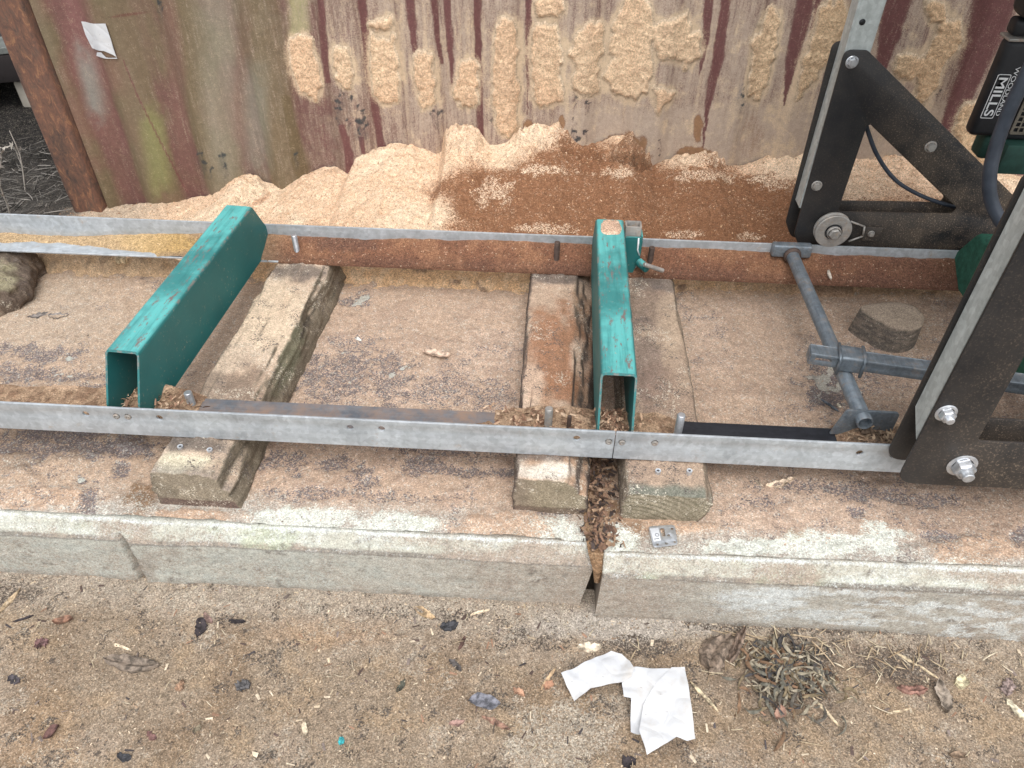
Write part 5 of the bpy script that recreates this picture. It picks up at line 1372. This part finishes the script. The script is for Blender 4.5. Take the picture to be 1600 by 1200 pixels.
blade('wood_chip', 'orange and cream chip at the left of the papers', 'wood chip', 811, 1082, 22, 10, -35, (.34, .20, .13), curl=.3)
blade('bark_slab', 'thick furrowed bark piece beside the pile of shavings', 'bark', 1120, 1022, 90, 48, 55, (.185, .14, .105), thick=.022, point=.1, curl=-.15, jag=.15, lift=.006)
blade('bark_slab', 'narrow reddish bark piece lying on the furrowed one', 'bark', 1150, 1012, 80, 17, 58, (.20, .145, .11), thick=.016, point=.1, jag=.15, lift=.01)
blade('twig', 'straw coloured splinter right of the white papers', 'twig', 1100, 1088, 62, 6, -52, (.52, .43, .29))
blade('leaf', 'grey brown curled leaf at the lower right', 'leaf', 1470, 1092, 56, 22, 78, (.30, .25, .20), curl=.5, bend=.05, jag=.2)
blade('stone', 'pale yellowish stone at the lower right', 'stone', 1502, 1067, 22, 19, 10, (.50, .44, .29), thick=.016, point=.05, jag=.1)
blade('bark_strip', 'reddish rough bark strip at the right of the ground', 'bark', 1425, 1078, 56, 16, 0, (.24, .13, .10), thick=.008, jag=.3, point=.3)
blade('wood_chip', 'cream white stick at the right edge of the ground', 'wood chip', 1588, 1110, 40, 10, -60, (.55, .49, .36), thick=.008, point=.15)
blade('bark_chip', 'pinkish grey chip above the cream white stick', 'bark', 1574, 1074, 38, 18, 65, (.25, .19, .17), thick=.006)
blade('leaf', 'small orange leaf below the pile of shavings', 'leaf', 1217, 1115, 26, 16, 60, (.25, .15, .11), curl=.3)
blade('twig', 'long tan stem below the stone at the right', 'twig', 1404, 1112, 46, 4, 17, (.46, .36, .24))
blade('twig', 'long pale stem below the pile of shavings', 'twig', 1290, 1112, 60, 5, -55, (.50, .41, .28))
blade('twig', 'pale stem right of the dark litter at the slab foot', 'twig', 1416, 1030, 40, 5, -35, (.48, .39, .26))
blade('twig', 'second pale stem continuing from the first at the right', 'twig', 1450, 1050, 36, 4, -42, (.48, .39, .26))
blade('leaf', 'brown leaf at the bottom right of the picture', 'leaf', 1496, 1182, 26, 10, -5, (.26, .18, .12), curl=.3)
blade('bark_chip', 'black crumb at the bottom left of the right paper', 'bark', 982, 1192, 26, 20, 30, DK, thick=.005, jag=.4)
# on the slabs
blade('wood_chip', 'curled pale shaving on the right slab in front of the mill leg', 'wood chip', 1218, 757, 60, 14, 20, (.58, .46, .34), surf='s', curl=.4, bend=.06)
blade('twig', 'thin pale twig left of the curled shaving', 'twig', 1188, 757, 26, 3, -50, (.5, .42, .32), surf='s')
blade('leaf', 'jagged pale bark flake on the slab between the timbers', 'bark', 682, 556, 66, 20, -8, (.46, .34, .26), surf='s', curl=.3, jag=.3, lift=.006)
blade('wood_chip', 'white splinter on the slab right of the left timber', 'wood chip', 556, 528, 34, 7, -28, (.70, .66, .60), surf='s')
blade('stone', 'whitish crumb under the far rail left of the green bunk', 'stone', 190, 406, 28, 22, 10, (.55, .45, .30), surf=.235, thick=.016, point=.05)
blade('stone', 'small whitish crumb beside the larger one under the far rail', 'stone', 215, 407, 16, 12, 0, (.62, .52, .38), surf=.23, thick=.012, point=.05)
blade('bark_chip', 'dark splinter leaning below the far rail at the left', 'bark', 96, 405, 46, 8, 50, DK, surf='s')
blade('twig', 'grey leafy tuft on the slab at the left', 'twig', 62, 493, 50, 16, 20, (.17, .15, .135), surf='s', jag=.5)
blade('leaf', 'grey crumpled leaf on the slab at the left', 'leaf', 92, 495, 46, 20, 12, (.20, .18, .165), surf='s', jag=.5, curl=.3)
blade('bark_chip', 'bark chip lying across the dark joint between the timbers', 'bark', 930, 764, 46, 9, -22, (.32, .21, .14), surf=.222)
blade('twig', 'grey wire clip lying left of the pipe clamp', 'wire', 1296, 635, 44, 5, -52, (.12, .14, .16), surf='s', lift=.004)
blade('wood_chip', 'little cream chip between the wire clip and the pipe', 'wood chip', 1311, 634, 12, 6, -60, (.65, .58, .45), surf='s')
blade('wood_chip', 'thin pale splinter lying in the far rail by the pipe', 'wood chip', 1296, 429, 44, 7, 85, (.46, .40, .33), surf=.345)

# white papers on the ground
def paper(name, label, polys):
    root = empty(name, tuple(on(polys[0][0][0][0], polys[0][0][0][1], 2, .01)), label, 'paper', None)
    for i, (pl, lift, wob) in enumerate(polys):
        bm = bmesh.new()
        f = bm.faces.new([bm.verts.new(on(u, v, 2, .012)) for u, v in pl])
        bmesh.ops.triangulate(bm, faces=bm.faces[:]); bmesh.ops.subdivide_edges(bm, edges=bm.edges[:], cuts=7, use_grid_fill=True)
        for v in bm.verts:
            x, y = v.co.x, v.co.y; cr_ = abs(float(fbm(np.array(x), np.array(y), 22, 2, 6+i))-.5)
            v.co.z = .009+lift+wob*float(fbm(np.array(x), np.array(y), 13, 2, 2+i))+.02*cr_+.35*max(0, float(gz(x, y)))
        r = bmesh.ops.extrude_face_region(bm, geom=bm.faces[:])
        for v in [g for g in r['geom'] if isinstance(g, bmesh.types.BMVert)]: v.co.z += .0008
        bmesh.ops.recalc_face_normals(bm, faces=bm.faces)
        from_bm('sheet' if i == 0 else 'folded_flap', bm, M_PAPER, root, auto=60)
    return root
paper('paper_scrap', 'left scrap of white paper on the ground with a curved top edge', [([(876, 1058), (900, 1047), (930, 1032), (954, 1023), (970, 1028), (982, 1040), (988, 1054), (985, 1066), (974, 1074), (945, 1077), (922, 1080), (914, 1087), (897, 1099), (886, 1078)], 0, .035)])
paper('paper_scrap', 'larger folded white paper on the ground, right of the curved scrap', [
    ([(984, 1051), (1048, 1053), (1050, 1120), (1030, 1150), (995, 1150), (985, 1146), (984, 1099), (973, 1096), (970, 1074)], 0, .03),
    ([(1047, 1051), (1067, 1051), (1074, 1100), (1083, 1163), (1070, 1166), (1054, 1160), (1040, 1170), (1008, 1189), (996, 1152), (1003, 1110), (1020, 1080)], .012, .035)])

# ------------------------------------------------------------------ loose litter
def flakes(name, label, n, sampler, sizes, cols, mtl, aspect=(1.2, 3), tilt=.5):
    """thousands of tiny tumbled chips, four corners each"""
    P = sampler(n); n = len(P)
    L = rng.uniform(*sizes, n); Wd = L/rng.uniform(*aspect, n); a = rng.uniform(0, 2*np.pi, n); tl = rng.normal(0, tilt, n); tm = rng.normal(0, tilt, n)
    dx_ = np.stack([np.cos(a)*np.cos(tl), np.sin(a)*np.cos(tl), np.sin(tl)], -1)
    dy_ = np.stack([-np.sin(a)*np.cos(tm), np.cos(a)*np.cos(tm), np.sin(tm)], -1)
    hx = dx_*L[:, None]/2; hy = dy_*Wd[:, None]/2
    lift = (np.abs(hx[:, 2])+np.abs(hy[:, 2]))*.5
    P = P+np.stack([np.zeros(n), np.zeros(n), lift+.0006], -1)
    up = np.cross(dx_, dy_); up *= np.sign(up[:, 2:3]); th_ = (Wd*.25)[:, None]*up
    V4 = np.stack([P-hx-hy*.6, P+hx-hy, P+hx*.9+hy, P-hx+hy*.8, P+th_], 1).reshape(-1, 3)
    b = np.arange(n)*5
    q = np.concatenate([np.stack([b+i, b+(i+1) % 4, b+4], -1) for i in range(4)])
    ci = rng.integers(0, len(cols), n); c = np.array(cols)[ci]*rng.uniform(.75, 1.25, (n, 1)); c = np.repeat(c, 5, 0)
    o = link(name, mesh_np(name, V4, q, c), mtl, smooth=False)
    return tag(o, label, 'litter', kind='stuff')
def samp_ground(n):
    x = rng.uniform(-1.5, 1.5, n); y = .15+.87*rng.random(n)**.85
    return np.stack([x, y, gz(x, y)], -1)
flakes('ground_litter', 'fine chips and grit scattered over the sandy ground', 16000, samp_ground, (.002, .006), [(.45, .35, .24), (.3, .21, .14), (.12, .09, .07), (.38, .28, .19), (.55, .45, .33), (.24, .165, .11)], M_CHIPS)
def samp_ground2(n):
    x = rng.uniform(-1.5, 1.5, n); y = .15+.87*rng.random(n)
    return np.stack([x, y, gz(x, y)], -1)
flakes('ground_splinters', 'small splinters and bark bits scattered over the ground', 900, samp_ground2, (.007, .02), [(.5, .4, .28), (.1, .07, .06), (.3, .18, .12), (.07, .06, .06), (.55, .46, .34), (.2, .16, .14)], M_CHIPS, (2, 6), .25)
def samp_slab(n):
    x = rng.uniform(-1.7, 1.6, n); y = 1.05+1.0*rng.random(n)
    ok = (np.abs(x-.148) > .012); x, y = x[ok], y[ok]
    return np.stack([x, y, dust_z(x, y)], -1)
flakes('slab_litter', 'tiny chips scattered over the dusty slab tops', 9000, samp_slab, (.002, .0055), [(.5, .37, .28), (.2, .15, .12), (.45, .32, .23), (.58, .45, .34), (.36, .26, .2)], M_CHIPS)
Hx, Hy, Hz = [np.zeros(len(heap.data.vertices)) for _ in range(3)]
hv = np.zeros(len(heap.data.vertices)*3); heap.data.vertices.foreach_get('co', hv); hv = hv.reshape(-1, 3)
hc_ = np.zeros(len(heap.data.vertices)*4); heap.data.attributes['Col'].data.foreach_get('color', hc_); hc_ = hc_.reshape(-1, 4)
def samp_heap(n):
    return hv[rng.integers(0, len(hv), n)]
flakes('heap_litter', 'loose sawdust flakes on the heap against the wall', 12000, samp_heap, (.0025, .007), [(.6, .4, .24), (.4, .22, .12), (.68, .52, .36), (.22, .11, .06), (.5, .3, .17)], M_CHIPS)
def samp_joint(n):
    x = rng.normal(.148, .02, n); y = rng.uniform(1.02, 1.34, n)
    return np.stack([x, y, .214+.006*rng.random(n)], -1)
flakes('joint_litter', 'dark brown chips and bark heaped in the joint between the timbers', 700, samp_joint, (.008, .022), [(.12, .075, .055), (.3, .2, .13), (.06, .045, .04), (.2, .12, .08)], M_CHIPS, (1.5, 4), .6)
def samp_flange(n):
    x = np.concatenate([rng.normal(.175, .02, n//3), rng.normal(.165, .035, n//3), rng.normal(.0, .06, n//3), rng.normal(-.93, .05, n//3)]); y = rng.uniform(1.212, 1.325, len(x))
    return np.stack([x, y, .333+.022*rng.random(len(x))], -1)
flakes('rail_litter', 'shavings caught on the near rail around the bunk ends', 700, samp_flange, (.006, .018), [(.45, .3, .2), (.55, .4, .28), (.16, .09, .06), (.3, .18, .12)], M_CHIPS, (1.5, 4), .5)
def samp_end(n):
    x = rng.normal(.775, .03, n); y = rng.uniform(1.212, 1.30, n); return np.stack([x, y, .335+.02*rng.random(n)], -1)
flakes('clamp_litter', 'brown shavings packed around the near end of the pipe clamp', 350, samp_end, (.008, .03), [(.22, .15, .10), (.12, .085, .06), (.33, .24, .16)], M_CHIPS, (2, 6), .4)
# pile of curled shavings and straw at the slab foot
bm = bmesh.new(); lay = bm.verts.layers.float_color.new('Col')
ctr = on(1228, 1045, 2, .01); rg = random.Random(5)
pal = [(.13, .115, .095), (.22, .17, .105), (.07, .065, .065), (.30, .26, .19), (.16, .15, .12), (.21, .13, .08), (.36, .31, .23)]
for i in range(420):
    r = abs(rg.gauss(0, .5)); a = rg.uniform(0, 6.28)
    c = Vector((ctr[0]+r*.125*math.cos(a), ctr[1]+r*.115*math.sin(a), .006+.018*max(0, 1-r)*rg.random()))
    if c.y > .965: continue
    L = rg.uniform(.018, .06); W = rg.uniform(.0025, .008); th0 = rg.uniform(0, 6.28); cv = rg.uniform(-2.2, 2.2); col_ = pal[rg.randrange(7)]
    pts = []; p = c.copy(); h = th0
    for k in range(7):
        pts.append(p.copy()); p = p+Vector((math.cos(h), math.sin(h), .25*math.sin(k*.9+i)))*L/6; h += cv/6
    prev = None
    for k, p in enumerate(pts):
        t = (pts[min(k+1, 6)]-pts[max(k-1, 0)]).normalized(); s_ = t.cross(Vector((0, 0, 1))).normalized()*W/2*(1-.5*abs(k/3-1))
        tw = .003*math.sin(k+i)
        row = [bm.verts.new(p-s_+Vector((0, 0, tw))), bm.verts.new(p+Vector((0, 0, .0015))), bm.verts.new(p+s_-Vector((0, 0, tw)))]
        br_k = .65+.35*rg.random()
        for vtx in row: vtx[lay] = (*[x*br_k for x in col_], 1)
        if prev:
            for j in (0, 1): bm.faces.new((prev[j], row[j], row[j+1], prev[j+1]))
        prev = row
o = from_bm('shavings_pile', bm, M_CHIPS); tag(o, 'pile of dark curled leaves and shavings at the foot of the right slab', 'litter', kind='stuff')
# straw and thin stems around it
bm = bmesh.new(); lay = bm.verts.layers.float_color.new('Col'); rg = random.Random(9)
def straw(x, y, L, a, r, c, z=None):
    z = float(gz(x, y))+.003+.006*rg.random() if z is None else z
    n0 = len(bm.verts); dz = rg.uniform(-.1, .12); cv = rg.uniform(-.5, .5); pts = []
    p = Vector((x, y, z))
    for k in range(5):
        pts.append(p.copy()); p = p+Vector((math.cos(a), math.sin(a), dz*(1-k/2)))*L/4; a += cv/4
    tube_bm(bm, pts, [r*.7, r, r, r*.9, r*.5], 5); bm.verts.ensure_lookup_table()
    for i in range(n0, len(bm.verts)): bm.verts[i][lay] = (*c, 1)
for i in range(150):
    u = rg.gauss(1290, 130); v = 990+abs(rg.gauss(0, 55))
    p = on(u, v, 2, .01)
    if p[1] > .965: continue
    straw(p[0], p[1], rg.uniform(.012, .05), rg.uniform(0, 6.28), rg.uniform(.0006, .0016), [(.5, .42, .29), (.42, .33, .22), (.58, .5, .37), (.3, .22, .14)][rg.randrange(4)])
for i in range(110):
    p = on(rg.uniform(0, 1600), rg.uniform(950, 1200), 2, .01)
    if p[1] > .97: continue
    straw(p[0], p[1], rg.uniform(.008, .028), rg.uniform(0, 6.28), rg.uniform(.0005, .0011), [(.5, .42, .29), (.42, .33, .22), (.58, .5, .37), (.1, .08, .07)][rg.randrange(4)])
for (u, v, L, a) in ((1110, 975, .12, -.22), (1150, 985, .10, -.2), (1235, 992, .06, -.1), (1268, 1002, .07, -.9), (1130, 972, .07, -.3)):
    p = on(u, v, 2, .01); straw(p[0], min(p[1], .962), L, a, .0016, (.48, .37, .25))
o = from_bm('straw', bm, M_CHIPS); tag(o, 'dry straw and thin stems scattered at the foot of the right slab', 'straw', kind='stuff')

# ------------------------------------------------------------------ dark corner beyond the container post
xs = np.arange(-4.2, -1.9, .02); ys = np.arange(2.1, 6.5, .02); X, Y = np.meshgrid(xs, ys); n1 = fbm(X, Y, 3, 5, 1); n2 = fbm(X, Y, 20, 4, 2)
Z = .02+.04*(n1-.4)+.02*(n2-.5)-.09*ss(-2.12, -2.0, X)*(Y < 2.8)
C = full(X.shape, (.055, .05, .045)); C = mix(C, (.11, .10, .09), ss(.5, .65, n2)*.6); C = mix(C, (.010, .0095, .0095), ss(2.95, 3.25, Y+.2*(n1-.5))*.9)  # near black towards the back: shade under the deck painted into the soil
tag(grid('earth', X, Y, Z, C, M_GROUND), 'dark littered earth beyond the container post, with deck shade painted in', kind='structure')
dk = empty('raised_deck', (-3.0, 3.6, 0), 'dark raised deck on blocks beyond the container post', 'deck')
ang = math.radians(20); Td = Matrix.Translation((-2.9, 3.62, .30)) @ Matrix.Rotation(ang, 4, 'Z')
box('edge_beam', -1.2, 1.6, 0, .09, -.13, .0, M_DARKBOARD, dk, .008, 2, Td)
for i in range(8): box('board', -1.2, 1.6, .002+i*.2, .19+i*.2, .003, .035, flat_mat('grey_boards', (.13, .14, .13), .9, .35, 14) if i == 0 else dk.children[1].data.materials[0], dk, .004, 1, Td)
box('back_board', -1.2, 1.6, 1.5, 1.55, -.3, 0, M_DARKBOARD, dk, .004, 1, Td)
b_ = on(28, 152, 1, 3.6)
blk = box('support_block', b_[0]-.10, b_[0]+.035, 3.74, 3.9, .02, .155, M_STONE, None, .012, 2)
tag(blk, 'pale grey block propping up the dark raised deck', 'block')
def weed(x, y, h, lean, seed, label):
    rg = random.Random(seed); bm = bmesh.new()
    def stem(p, d, L, r, depth):
        pts = []; n = 7
        for k in range(n):
            pts.append(p.copy()); d = (d+Vector((rg.gauss(0, .10), rg.gauss(0, .10), rg.gauss(0, .05)))).normalized(); p = p+d*L/(n-1)
            if depth and k > 1 and rg.random() < .6:
                stem(p.copy(), (d+Vector((rg.gauss(0, .7), rg.gauss(0, .7), rg.uniform(-.1, .5)))).normalized(), L*rg.uniform(.25, .5), r*.6, depth-1)
            if depth < 2 and rg.random() < .6:
                q = p+Vector((rg.gauss(0, .006), rg.gauss(0, .006), rg.gauss(0, .006))); s = rg.uniform(.004, .010)
                a = [bm.verts.new(q+Vector((rg.gauss(0, s), rg.gauss(0, s), rg.gauss(0, s)))) for _ in range(4)]
                bm.faces.new(a[:3]); bm.faces.new(a[1:])
        tube_bm(bm, pts, [r*(1-.6*k/(n-1)) for k in range(n)], 5)
    stem(Vector((x, y, .01)), Vector((lean, rg.gauss(0, .15), 1)).normalized(), h, .004, 2)
    o = from_bm('dry_weed', bm, M_WEED); return tag(o, label, 'weed', 'dry weeds beyond the container post')
M_WEED = flat_mat('dry_weed', (.34, .31, .27), .9, .3, 30)
weed(-2.30, 2.66, .34, -.12, 1, 'tall dry weed stem nearest the container post')
weed(-2.52, 2.75, .30, -.25, 2, 'dry branching weed further left, in front of the dark deck')
weed(-2.16, 2.60, .22, .2, 3, 'short dry weed leaning against the foot of the post')
weed(-2.40, 2.80, .40, -.05, 7, 'thin dry weed with drooping tips under the dark deck')
weed(-2.22, 2.82, .30, -.1, 8, 'brittle dry weed close behind the foot of the post')
weed(-2.62, 2.55, .22, .15, 4, 'low dry weed at the left edge of the picture')
bm = bmesh.new(); lay = bm.verts.layers.float_color.new('Col'); rg = random.Random(21)
for i in range(2200):
    x = rg.uniform(-3.0, -2.02); y = rg.uniform(2.2, 3.25)
    g = rg.choice((.04, .07, .10, .16, .30))*(.6+rg.random()*.6); straw(x, y, rg.uniform(.02, .11), rg.uniform(0, 6.28), rg.uniform(.0008, .002), (g, g*.93, g*.83), .03+.05*rg.random()**2)
o = from_bm('dry_grass', bm, M_CHIPS); tag(o, 'grey tangle of dry grass and twigs beyond the container post', 'grass', kind='stuff')
